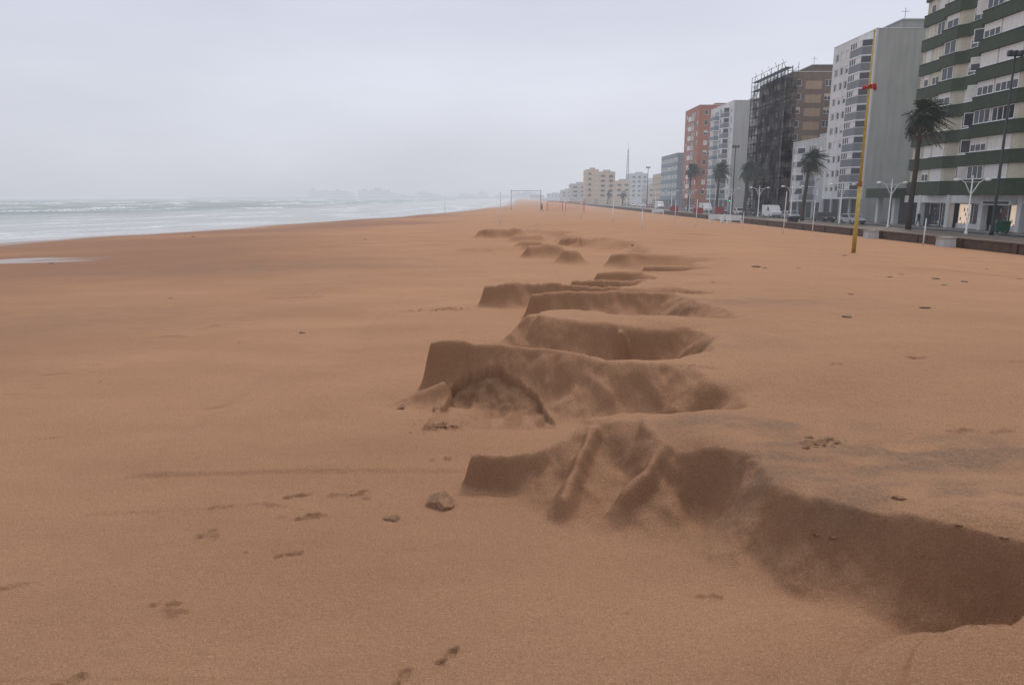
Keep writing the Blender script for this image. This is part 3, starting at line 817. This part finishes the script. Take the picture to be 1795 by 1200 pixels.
for i in range(30):
    t=i/29; pts.append((-820+t*980,1850+60*math.sin(t*5)))
mb.prism(pts+[(160,2700),(-760,2600)],-3,1.5,'farpale')
obj("far_shore_terrain",mb.mesh("far_shore"),label="low far shore in haze",kind="structure",cat="land")

# ---------------------------------------------------------------- palms
def palm(px_base,X,toppx,seed,R=2.2,lab="palm tree with windblown fronds on the promenade",nf=95):
    r=random.Random(seed); u=(px_base-897.5)/F
    Y=X*1.012/u
    H_=ZT(toppx,Y)-PV
    root=obj("palm_tree",None,(X,Y,PV),label=lab,cat="palm tree",group="promenade palm trees")
    mb=MB(); n=9; lean=r.uniform(.2,.6)
    pts=[(lean*(i/n)**2,0.1*math.sin(i),H_*i/n) for i in range(n+1)]
    mb.tube(pts,[.32-.12*(i/n) for i in range(n+1)],9,'trunk'); mb.smooth=True
    obj("trunk",mb.mesh("trunk"),parent=root)
    c=Vector(pts[-1]); mb=MB()
    for i in range(nf):
        az=r.uniform(0,2*math.pi); el=math.radians(r.uniform(-65,80)); L=R*r.uniform(.7,1.1)
        k='deadfrond' if el<-.6 else 'frond'
        d=Vector((math.cos(az)*math.cos(el),math.sin(az)*math.cos(el),math.sin(el)))
        P=[]
        for j in range(9):
            t=j/8; p=c+d*L*t+Vector((.5*t*t*R*.7,0,-.45*R*t*t)); P.append(p)
        mb.tube(P,[.04-.003*j for j in range(9)],3,k,cap=False)
        for j in range(2,20):
            t=j/20*8; a=min(int(t),7); p=P[a].lerp(P[a+1],t-a)
            dd=(P[a+1]-P[a]).normalized()
            s=dd.cross(Vector((0,0,1))); s=s.normalized() if s.length>.01 else Vector((1,0,0))
            ll=R*.26*math.sin(math.pi*min(1,.15+j/21))+.14
            for sg in (-1,1):
                e=p+s*sg*ll*.8+dd*ll*.6+Vector((r.uniform(-.05,.15),0,-ll*r.uniform(.1,.6)))
                w=dd*.07
                mb.face([p-w,p+w,e],k)
    obj("crown",mb.mesh("crown"),parent=root)
palm(1592,44,198,1,2.9,"tall palm tree with windblown fronds beside the green building")
palm(1405,44,276,2,2.3); palm(1303,44,294,3,2.6); palm(1254,44,296,4,2.6); palm(1205,44,296,5,2.6)
palm(1064,44,338,6,2.2,nf=50); palm(1046,44,340,7,2.2,nf=50); palm(1090,44,340,8,2.2,nf=50)

# ---------------------------------------------------------------- street lamps
def lamp_parts():
    post=MB(); post.smooth=True
    post.tube([(0,0,0),(0,0,.25),(0,0,.3),(0,0,5.3)],[.16,.16,.09,.06],10,'whitepaint')
    post.tube([(0,0,5.3),(0,0,5.55)],[.10,.03],8,'whitepaint')
    arm=MB(); arm.smooth=True
    arm.tube([(0,0,3.7),(.35,0,4.3),(.65,0,4.85),(1.05,0,5.12),(1.45,0,5.15)],[.05,.05,.045,.04,.04],6,'whitepaint')
    arm.tube([(0,0,4.9),(.4,0,4.95),(.8,0,4.95)],.025,5,'whitepaint')
    head=MB(); head.smooth=True
    head.tube([(0,0,.12),(0,0,.08),(0,0,0),(0,0,-.10),(0,0,-.16)],[.05,.22,.30,.26,.08],12,'whitepaint')
    return post.mesh("post"),arm.mesh("arm"),head.mesh("lamp_head")
pm,am_,hm=lamp_parts()
def street_lamp(Y,X=43.6):
    r_=obj("street_lamp",None,(X,Y,PV),label="white double-arm street lamp on the promenade",cat="street lamp",group="white promenade street lamps")
    obj("post",pm,parent=r_)
    for s,rz in ((1,0),(-1,math.pi)):
        obj("arm",am_,parent=r_,rotz=rz); obj("lamp_head",hm,(1.5*s,0,5.15),r_)
for Y in [69,83.5,96,113,128,144,160,178,198,220,245,275,310]: street_lamp(Y)
def tall_lamp(X,Y,toppx,lab="tall dark lighting mast beside the road"):
    h=ZT(toppx,Y)-PV
    r_=obj("lighting_mast",None,(X,Y,PV),label=lab,cat="lamp post",group="tall lighting masts")
    p=MB(); p.smooth=True; p.tube([(0,0,0),(0,0,.5),(0,0,h)],[.2,.16,.08],10,'darkmetal'); obj("post",p.mesh("post"),parent=r_)
    q=MB(); q.box(-.7,-.05,h-.35,.7,.05,h-.25,'darkmetal')
    for x in (-.7,-.2,.35): 
        q.prism([(x,h-.25),(x+.38,h-.25),(x+.33,h+.15),(x+.05,h+.15)],-.2,.15,'darkmetal',axis='y')
    obj("floodlights",q.mesh("floodlights"),parent=r_)
tall_lamp(45.4,68,92); tall_lamp(44.7,147,256); tall_lamp(44.7,240,293); tall_lamp(44.7,330,310)

# yellow beach mast
bx,by,bz=GR(1496,443)
T0=ZT(52,by)-bz; J=ZT(322,by)-bz; SPK=ZT(150,by)-bz
ym=obj("yellow_mast",None,(bx,by,bz-.1),label="tall yellow mast with red loudspeakers standing in the sand",cat="mast")
p=MB(); p.smooth=True
p.tube([(0,0,0),(0,0,J)],[.115,.10],14,'yellow'); p.tube([(0,0,J+.2),(0,0,SPK),(0,0,T0)],[.075,.06,.035],12,'yellow')
p.tube([(0,0,T0),(0,0,T0+.1)],[.06,.03],10,'yellow')
obj("post",p.mesh("post"),parent=ym)
p=MB(); p.tube([(0,0,J-.04),(0,0,J+.22)],[.12,.10],14,'rust'); obj("collar",p.mesh("collar"),parent=ym)
hm2=MB(); hm2.smooth=True; hm2.tube([(0,0,0),(.10,0,0),(.16,0,0),(.30,0,-.03),(.32,0,-.03)],[.07,.06,.04,.11,.12],12,'red')
hme=hm2.mesh("loudspeaker")
for i,a in enumerate((.2,1.8,3.5,5.0)):
    obj("loudspeaker",hme,(.05*math.cos(a),.05*math.sin(a),SPK+.10*(i%2)),ym,rotz=a)

# stakes
def stake(px_,pb,pt,lab="thin white stake standing in the sand",r=.045,k='whitepaint'):
    x,y,z_=GR(px_,pb); h=ZT(pt,y)-z_
    m_=MB(); m_.smooth=True; m_.tube([(0,0,-.2),(0,0,h*.5),(.01*h,0,h)],[r*1.1,r,r*.8],8,k); m_.tube([(.01*h,0,h),(.01*h,0,h+.05)],[r*1.2,r*1.1],8,k)
    obj("stake",m_.mesh("stake"),(x,y,z_),label=lab,cat="stake",group="stakes on the beach")
for a in [(1618,430,384),(1373,410,336),(1424,408,352),(1125,402,369),(1074,391,362),(1220,397,350),(1302,402,372),(780,376,345),(877,395,338),(1183,390,352),(1018,384,352),(990,378,350)]:
    stake(*a)

# net frame
y0_=165; z0_=tz(0,y0_)
w=51/F*y0_; h=ZT(333,y0_)-z0_
X0=(896-897.5)/F*y0_
vf=obj("beach_goal_frame",None,(X0,y0_,z0_),label="tall thin metal net frame on the sand",cat="sports frame")
p=MB()
for x in (0,w): p.tube([(x,0,-.3),(x,0,h)],.06,8,'midmetal')
p.tube([(0,0,h-.15),(w,0,h-.15)],.04,6,'midmetal')
p.tube([(w,0,h),(w+.2,3,0)],.03,5,'midmetal'); 
obj("frame",p.mesh("frame"),parent=vf)
p=MB()
for i in range(18): p.tube([(w*i/17,0,h-.2),(w*i/17,0,h-1.6)],.01,3,'darkmetal',cap=False)
for j in range(5): p.tube([(0,0,h-.25-j*.33),(w,0,h-.25-j*.33)],.01,3,'darkmetal',cap=False)
obj("net",p.mesh("net"),parent=vf)
for (pa,pb_) in ((958,985),(990,1022)):
    Y=150; X=(pa-897.5)/F*Y; w=(pb_-pa)/F*Y; z_=tz(X,Y); h=1.95
    g=obj("orange_net_goal",None,(X,Y,z_),label="beach goal with orange frame and net",cat="goal",group="orange beach goals")
    p=MB()
    for x in (0,w):
        p.tube([(x,0,-.2),(x,0,h)],.06,6,'orangenet'); p.tube([(x,0,h),(x,1.2,h),(x,1.9,0)],.04,5,'orangenet')
    p.tube([(0,0,h),(w,0,h)],.06,6,'orangenet'); obj("frame",p.mesh("frame"),parent=g)
    p=MB()
    for i in range(12):
        x=w*i/11; p.tube([(x,0,h),(x,1.2,h),(x,1.9,0)],.018,3,'orangenet',cap=False)
    for j in range(6):
        t=j/6; p.tube([(0,1.2+.7*t,h*(1-t)),(w,1.2+.7*t,h*(1-t))],.018,3,'orangenet',cap=False)
    obj("net",p.mesh("net"),parent=g)

# ---------------------------------------------------------------- vehicles
def vehicle(kind,X,Y,col,lab,rz=math.pi/2):
    key="paint_"+kind+str(round(Y))
    M[key]=mat("car_paint",col,.3,.03,2)
    root=obj("parked_"+kind,None,(X,Y,PV-.13),rotz=rz,label=lab,cat=kind,group="vehicles parked along the road")
    b_=MB()
    if kind=='van':
        L,Wd=4.9,1.9
        pr=[(0,.35),(0,1.0),(.25,1.15),(.85,1.3),(1.55,2.1),(2.0,2.25),(4.8,2.25),(4.9,2.1),(4.9,.35)]
        win=[(1.0,1.3),(1.62,2.0),(2.2,2.0),(2.2,1.3)]; ws=[(.98,1.38),(1.5,1.98)]
        wheels=(.95,3.95)
    else:
        L,Wd=4.2,1.75
        pr=[(0,.3),(0,.62),(.2,.78),(1.05,.92),(1.75,1.42),(2.1,1.47),(3.2,1.45),(3.9,1.0),(4.2,.9),(4.2,.35)]
        win=[(1.3,.95),(1.8,1.36),(3.15,1.36),(3.65,.97)]; ws=[(1.12,.97),(1.72,1.4)]
        wheels=(.8,3.4)
    b_.prism(pr,-Wd/2,Wd/2,key,axis='y')
    b_.box(-.06,-Wd/2+.05,.3,.0-.002,Wd/2-.05,.55,'darkmetal'); b_.box(L+.002,-Wd/2+.05,.35,L+.06,Wd/2-.05,.6,'darkmetal')
    bo=obj("body",b_.mesh("body"),parent=root)
    bv=bo.modifiers.new("b",'BEVEL'); bv.width=.05; bv.segments=2; bv.limit_method='ANGLE'
    g=MB()
    for s in (-1,1):
        y=s*(Wd/2+.006); g.face([(a,y,c_) for a,c_ in win],'glass')
    (a0,z0),(a1,z1)=ws
    g.face([(a0-.04,-Wd/2+.12,z0),(a0-.04,Wd/2-.12,z0),(a1-.04,Wd/2-.2,z1),(a1-.04,-Wd/2+.2,z1)],'glass')
    if kind=='van': g.face([(L+.01,-.7,1.3),(L+.01,.7,1.3),(L+.01,.7,1.95),(L+.01,-.7,1.95)],'glass')
    obj("windows",g.mesh("windows"),parent=root)
    w_=MB(); w_.tube([(0,-.11,0),(0,.11,0)],.33,16,'tyre'); w_.tube([(0,-.12,0),(0,.12,0)],.19,12,'midmetal')
    wm=w_.mesh("wheel")
    for a in wheels:
        for s in (-1,1): obj("wheel",wm,(a,s*(Wd/2-.08),.33),root)
    h_=MB(); h_.box(-.03,-.16,0,.02,.16,.14,'frame'); hh=h_.mesh("headlight")
    for s in (-1,1): obj("headlight",hh,(-.01,s*(Wd/2-.28),.62),root)
vehicle('van',46.2,126,(.7,.7,.7),"white delivery van parked at the kerb")
vehicle('car',46.3,118,(.25,.26,.28),"grey car parked at the kerb")
vehicle('car',46.3,137,(.04,.04,.05),"black car parked at the kerb")
vehicle('car',46.3,145,(.6,.6,.6),"white car parked at the kerb")
vehicle('car',46.3,158,(.3,.3,.32),"grey car parked at the kerb")
vehicle('van',46.2,170,(.7,.7,.7),"white van parked at the kerb")
vehicle('car',46.3,186,(.5,.5,.52),"silver car parked at the kerb")
vehicle('car',46.3,205,(.05,.06,.09),"dark blue car parked at the kerb")
vehicle('van',46.2,224,(.7,.7,.7),"white van parked at the kerb")
vehicle('car',46.3,240,(.3,.02,.02),"red car parked at the kerb")
vehicle('car',46.3,258,(.6,.6,.62),"white car parked at the kerb")
vehicle('car',46.3,105,(.03,.03,.035),"black car parked at the kerb")
vehicle('car',46.3,96,(.4,.4,.42),"silver car parked at the kerb")
vehicle('car',46.3,275,(.6,.6,.6),"white car parked at the kerb")
vehicle('car',46.3,290,(.1,.1,.1),"dark car parked at the kerb")

def bin_(X,Y,k,lab,z=PV,s=1.0):
    root=obj("waste_container",None,(X,Y,z),label=lab,cat="waste container",group="waste containers")
    a=MB(); a.prism([(-.8*s,.15),(.8*s,.15),(.9*s,1.25*s),(-.9*s,1.25*s)],-.5*s,.5*s,k,axis='y')
    obj("body",a.mesh("body"),parent=root)
    a=MB(); a.prism([(-.95*s,1.26*s),(.95*s,1.26*s),(.8*s,1.5*s),(-.8*s,1.5*s)],-.55*s,.55*s,k,axis='y'); obj("lid",a.mesh("lid"),parent=root)
    a=MB(); a.tube([(0,-.05,0),(0,.05,0)],.1,8,'tyre'); wm=a.mesh("wheel")
    for x in (-.6*s,.6*s):
        for y in (-.35*s,.35*s): obj("wheel",wm,(x,y,.1),root)
bin_(43,150,'red',"red waste container on the promenade"); bin_(36,140,'red',"red waste container by the wall"); bin_(36.5,163,'red',"red waste container by the wall")
bin_(48.9,72.0,'binsgreen',"green waste container near the shop",s=.8); bin_(37,95,'darkmetal',"dark waste container on the promenade",s=.7)
for (px_,Y,wd) in [(1252,104,2.2),(1268,102,1.6),(1283,100,2.2),(1150,150,2.5)]:
    X=(px_-897.5)/F*Y; z_=tz(X,Y)
    root=obj("beach_bench",None,(X,Y,z_),label="white slatted bench standing on the sand",cat="bench",group="white benches on the sand")
    a=MB()
    for i in range(5): a.box(-wd/2,i*.11,.42,wd/2,i*.11+.09,.47,'whitepaint')
    obj("seat",a.mesh("seat"),parent=root)
    a=MB()
    for i in range(5): a.box(-wd/2,.58+i*.02,.5+i*.13,wd/2,.62+i*.02,.6+i*.13,'whitepaint')
    obj("backrest",a.mesh("backrest"),parent=root)
    lm=MB(); lm.box(-.06,0,-.1,.06,.6,.42,'whitepaint'); lg=lm.mesh("leg")
    for x in (-wd/2+.15,wd/2-.15): obj("leg",lg,(x,0,0),root)
tl=obj("traffic_light",None,(43.8,146,PV),label="traffic light showing green by the road",cat="traffic light")
a=MB(); a.tube([(0,0,0),(0,0,3.4)],.06,8,'darkmetal'); obj("post",a.mesh("post"),parent=tl)
a=MB(); a.box(-.18,-.15,2.6,.18,.15,3.6,'darkmetal'); obj("housing",a.mesh("housing"),parent=tl)
a=MB(); a.tube([(0,-.17,2.78),(0,-.152,2.78)],.12,12,'greenlight'); obj("green_lens",a.mesh("lens"),parent=tl)
for (X,Y) in ((33.0,54.5),(33.0,66)):
    a=MB(); a.prism([(-.5,0),(.5,0),(.45,.75),(-.45,.75)],-.5,.5,'greywhite',axis='y'); a.box(-.52,-.55,.75,.52,.55,.83,'kerb')
    obj("concrete_block",a.mesh("concrete_block"),(X,Y,tz(X,Y)-.1),label="square grey concrete block beside the wall",cat="block",group="concrete blocks")
a=MB()
for s1,s2 in ((-1,-1),(1,-1),(1,1),(-1,1)): a.tube([(s1*1.2,s2*1.2,0),(s1*.2,s2*.2,34)],.14,5,'midmetal')
for i in range(14):
    z_=i*2.4; r_=1.2-z_/34; 
    a.tube([(-r_,-r_,z_),(r_*.94,-r_,z_+2.4)],.08,4,'midmetal'); a.tube([(-r_,-r_,z_),(r_,-r_,z_)],.08,4,'midmetal')
a.tube([(0,0,34),(0,0,38)],.08,5,'midmetal')
obj("antenna_tower",a.mesh("antenna_tower"),(76,480,PV),label="thin lattice antenna tower in haze",cat="antenna tower")

# ---------------------------------------------------------------- people
def person(X,Y,z_,rz,lab,stride=.25):
    V=[(0,0,.95),(0,0,1.2),(0,0,1.42),(0,0,1.52),(0,.01,1.66),
       (.09,0,.9),(.11,-stride*.5,.5),(.11,-stride,.06),(.11,-stride-.14,.04),
       (-.09,0,.9),(-.11,stride*.4,.5),(-.11,stride,.08),(-.11,stride-.14,.04),
       (.19,0,1.42),(.24,.06,1.15),(.24,-.08,.92),(-.19,0,1.42),(-.24,-.05,1.15),(-.24,-.15,.92)]
    E=[(0,1),(1,2),(2,3),(3,4),(0,5),(5,6),(6,7),(7,8),(0,9),(9,10),(10,11),(11,12),(2,13),(13,14),(14,15),(2,16),(16,17),(17,18)]
    R=[.15,.14,.15,.06,.115,.10,.07,.05,.04,.10,.07,.05,.04,.075,.05,.035,.075,.05,.035]
    me=bpy.data.meshes.new("p"); me.from_pydata(V,E,[]); o=bpy.data.objects.new("tmp",me); COL.objects.link(o)
    sk=o.modifiers.new("s",'SKIN'); 
    for i,v in enumerate(me.skin_vertices[0].data): v.radius=(R[i],R[i]*(.75 if i in(0,1,2) else 1)); v.use_root=(i==0)
    ss=o.modifiers.new("ss",'SUBSURF'); ss.levels=2
    dg=bpy.context.evaluated_depsgraph_get(); me2=bpy.data.meshes.new_from_object(o.evaluated_get(dg)); bpy.data.objects.remove(o)
    me2.materials.clear()
    for k in ('jeans','cloth','skin','hair','tyre'): me2.materials.append(M[k])
    for p in me2.polygons:
        zc=p.center.z; xx=abs(p.center.x)
        p.material_index = 4 if zc<.07 else 0 if zc<.95 and xx<.19 else (2 if zc<.93 else 1 if zc<1.5 else (3 if (zc>1.69 or p.center.y>.05) else 2))
        p.use_smooth=True
    return obj("person",me2,(X,Y,z_),rotz=rz,label=lab,cat="person")
person(6.2,150,tz(6.2,150),1.5,"person in dark clothes walking on the sand")
person(49.9,88.5,PV,.3,"person in dark jacket walking by the arcade")
person(50.1,86.5,PV,2.5,"person in dark clothes standing by the arcade",.1)

# ---------------------------------------------------------------- clods / debris
def clod(px_,py_,s,flat=.5,k='clod',lab="lump of damp sand broken from the scarp",seed=0,grp="sand clods on the beach",name="sand_clod",ang=False):
    x,y,z_=GR(px_,py_); r=random.Random(seed+int(px_))
    bm=bmesh.new(); bmesh.ops.create_icosphere(bm,subdivisions=5 if ang else 4,radius=1)
    arr=np.array([v.co[:] for v in bm.verts])
    n1=fbm(arr[:,0]*1.3+seed+px_,arr[:,1]*1.3+arr[:,2],5,3); n2=vnoise(arr[:,0]*7+arr[:,2]*5,arr[:,1]*7+seed,9)
    ax=r.uniform(1.1,1.6); an=r.uniform(-.5,.5)
    planes=[]
    if ang:
        for q in range(7):
            d=Vector((r.uniform(-1,1),r.uniform(-1,1),r.uniform(-.3,.7))).normalized(); planes.append((d,r.uniform(.4,.72)))
        planes.append((Vector((-.5,-.15,.85)).normalized(),.36))
    for v,a_,b_ in zip(bm.verts,n1,n2):
        if ang:
            for d,h in planes:
                t=v.co.dot(d)
                if t>h: v.co-=d*(t-h)
            v.co*=1+.06*a_+.025*b_
        else:
            v.co*=1+.32*a_+.05*b_
            v.co.z=min(v.co.z,.75+.1*a_)
        v.co.x*=ax; v.co.z*=flat
        v.co*=s
    me=bpy.data.meshes.new(name); bm.to_mesh(me); bm.free(); me.materials.append(M[k])
    me.polygons.foreach_set("use_smooth",[not ang]*len(me.polygons))
    obj(name,me,(x,y,z_+s*flat*.25),rotz=an,label=lab,cat="sand lump" if k=='clod' else "debris",group=grp)
clod(768,884,.15,.85,seed=1,lab="large angular slab of damp sand",ang=True); clod(690,910,.06,.7,seed=2,ang=True); clod(678,908,.03,.6,seed=3,ang=True)
clod(1575,873,.03,.5,seed=5); clod(1432,940,.02,.6,seed=6); clod(1460,945,.018,.6,seed=7)
clod(1760,945,.02,.5,seed=22); clod(1680,920,.02,.5,seed=23); clod(704,716,.06,.8,seed=4,ang=True)
rc=random.Random(9)
for i in range(34):
    a=rc.uniform(0,6.28); q=rc.uniform(0,1)
    clod(775+math.cos(a)*60*q,748+math.sin(a)*14*q-(math.cos(a)*60*q)*.2,rc.uniform(.008,.026),.6,seed=100+i,ang=i%2==0)
for i in range(14):
    clod(1440+rc.uniform(-45,45),776+rc.uniform(-10,10),rc.uniform(.012,.035),.6,seed=200+i,ang=True)
for (a,b_,s) in [(530,584,.09),(1325,468,.2),(1640,489,.15),(1655,500,.1),(1690,494,.12),(1622,540,.10),(1485,556,.10),(1490,516,.07),(420,600,.04),(550,517,.05),(299,523,.06),(1480,448,.12),(1560,486,.08),(640,420,.12),(1110,430,.2),(90,462,.2),(340,415,.2),(176,669,.03),(1250,495,.06),(1340,470,.1),(1730,472,.08),(1787,489,.08),(1400,470,.07),(1580,481,.08)]:
    clod(a,b_,s*.65,.32,'clodgrey' if s>.08 else 'clod',"brown clump of washed-up seaweed and sand",seed=int(b_),grp="washed-up debris on the sand",name="beach_debris")

# ---------------------------------------------------------------- haze painted into the materials: pale emission mixed in with distance from the origin
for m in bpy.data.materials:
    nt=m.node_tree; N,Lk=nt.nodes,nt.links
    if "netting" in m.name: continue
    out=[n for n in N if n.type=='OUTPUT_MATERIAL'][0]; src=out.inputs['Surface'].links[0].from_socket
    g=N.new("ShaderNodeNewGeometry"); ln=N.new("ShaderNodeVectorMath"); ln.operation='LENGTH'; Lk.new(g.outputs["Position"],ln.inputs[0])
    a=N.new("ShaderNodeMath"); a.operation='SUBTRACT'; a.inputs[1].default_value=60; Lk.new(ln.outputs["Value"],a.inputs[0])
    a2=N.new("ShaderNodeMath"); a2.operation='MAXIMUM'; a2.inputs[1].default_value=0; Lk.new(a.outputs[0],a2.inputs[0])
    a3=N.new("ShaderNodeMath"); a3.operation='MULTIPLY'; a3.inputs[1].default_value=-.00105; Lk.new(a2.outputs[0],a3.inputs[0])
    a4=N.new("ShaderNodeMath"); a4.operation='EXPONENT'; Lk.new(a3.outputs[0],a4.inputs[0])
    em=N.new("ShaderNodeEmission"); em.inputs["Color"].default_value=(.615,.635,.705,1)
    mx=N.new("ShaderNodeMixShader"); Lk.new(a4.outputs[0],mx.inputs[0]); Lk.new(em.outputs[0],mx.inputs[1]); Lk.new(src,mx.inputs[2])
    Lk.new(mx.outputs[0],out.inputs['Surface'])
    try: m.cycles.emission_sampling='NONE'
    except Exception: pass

# ---------------------------------------------------------------- world and sun
w=bpy.data.worlds.new("World"); scene.world=w; w.use_nodes=True
nt=w.node_tree; N,Lk=nt.nodes,nt.links; bg=N["Background"]
EL=math.radians(52); AZ=math.radians(28)
sk=N.new("ShaderNodeTexSky"); sk.sky_type='NISHITA'; sk.sun_disc=False; sk.sun_elevation=EL; sk.sun_rotation=AZ; sk.dust_density=4
tc=N.new("ShaderNodeTexCoord"); sep=N.new("ShaderNodeSeparateXYZ"); Lk.new(tc.outputs["Generated"],sep.inputs[0])
cr=N.new("ShaderNodeValToRGB"); Lk.new(sep.outputs["Z"],cr.inputs["Fac"])
els=cr.color_ramp.elements
els[0].position=0.0; els[0].color=(.60,.62,.685,1)
els[1].position=1.0; els[1].color=(.88,.89,.93,1)
for p,c_ in ((.05,(.625,.645,.715,1)),(.14,(.67,.69,.775,1)),(.25,(.625,.65,.76,1)),(.36,(.53,.56,.69,1)),(.6,(.72,.75,.82,1))):
    e=els.new(p); e.color=c_
mp=N.new("ShaderNodeMapping"); mp.inputs["Scale"].default_value=(1,1,3.5); Lk.new(tc.outputs["Generated"],mp.inputs["Vector"])
no=N.new("ShaderNodeTexNoise"); no.inputs["Scale"].default_value=1.4; no.inputs["Detail"].default_value=5; Lk.new(mp.outputs["Vector"],no.inputs["Vector"])
mr=N.new("ShaderNodeMapRange"); mr.inputs["From Min"].default_value=.3; mr.inputs["From Max"].default_value=.7; mr.inputs["To Min"].default_value=9.2; mr.inputs["To Max"].default_value=11.4
Lk.new(no.outputs["Fac"],mr.inputs["Value"])
vm=N.new("ShaderNodeVectorMath"); vm.operation='SCALE'; Lk.new(cr.outputs["Color"],vm.inputs[0]); Lk.new(mr.outputs["Result"],vm.inputs["Scale"])
mx=N.new("ShaderNodeMix"); mx.data_type='RGBA'; mx.inputs[0].default_value=.95
Lk.new(sk.outputs["Color"],mx.inputs[6]); Lk.new(vm.outputs["Vector"],mx.inputs[7])
Lk.new(mx.outputs[2],bg.inputs["Color"]); bg.inputs["Strength"].default_value=.1
sd=bpy.data.lights.new("sun",'SUN'); sd.energy=1.5; sd.angle=math.radians(11); sd.color=(1,.95,.88)
so=bpy.data.objects.new("sun",sd); COL.objects.link(so)
dirv=Vector((math.sin(AZ)*math.cos(EL),math.cos(AZ)*math.cos(EL),math.sin(EL)))
so.rotation_euler=dirv.to_track_quat('Z','Y').to_euler()
so.location=(0,0,50)
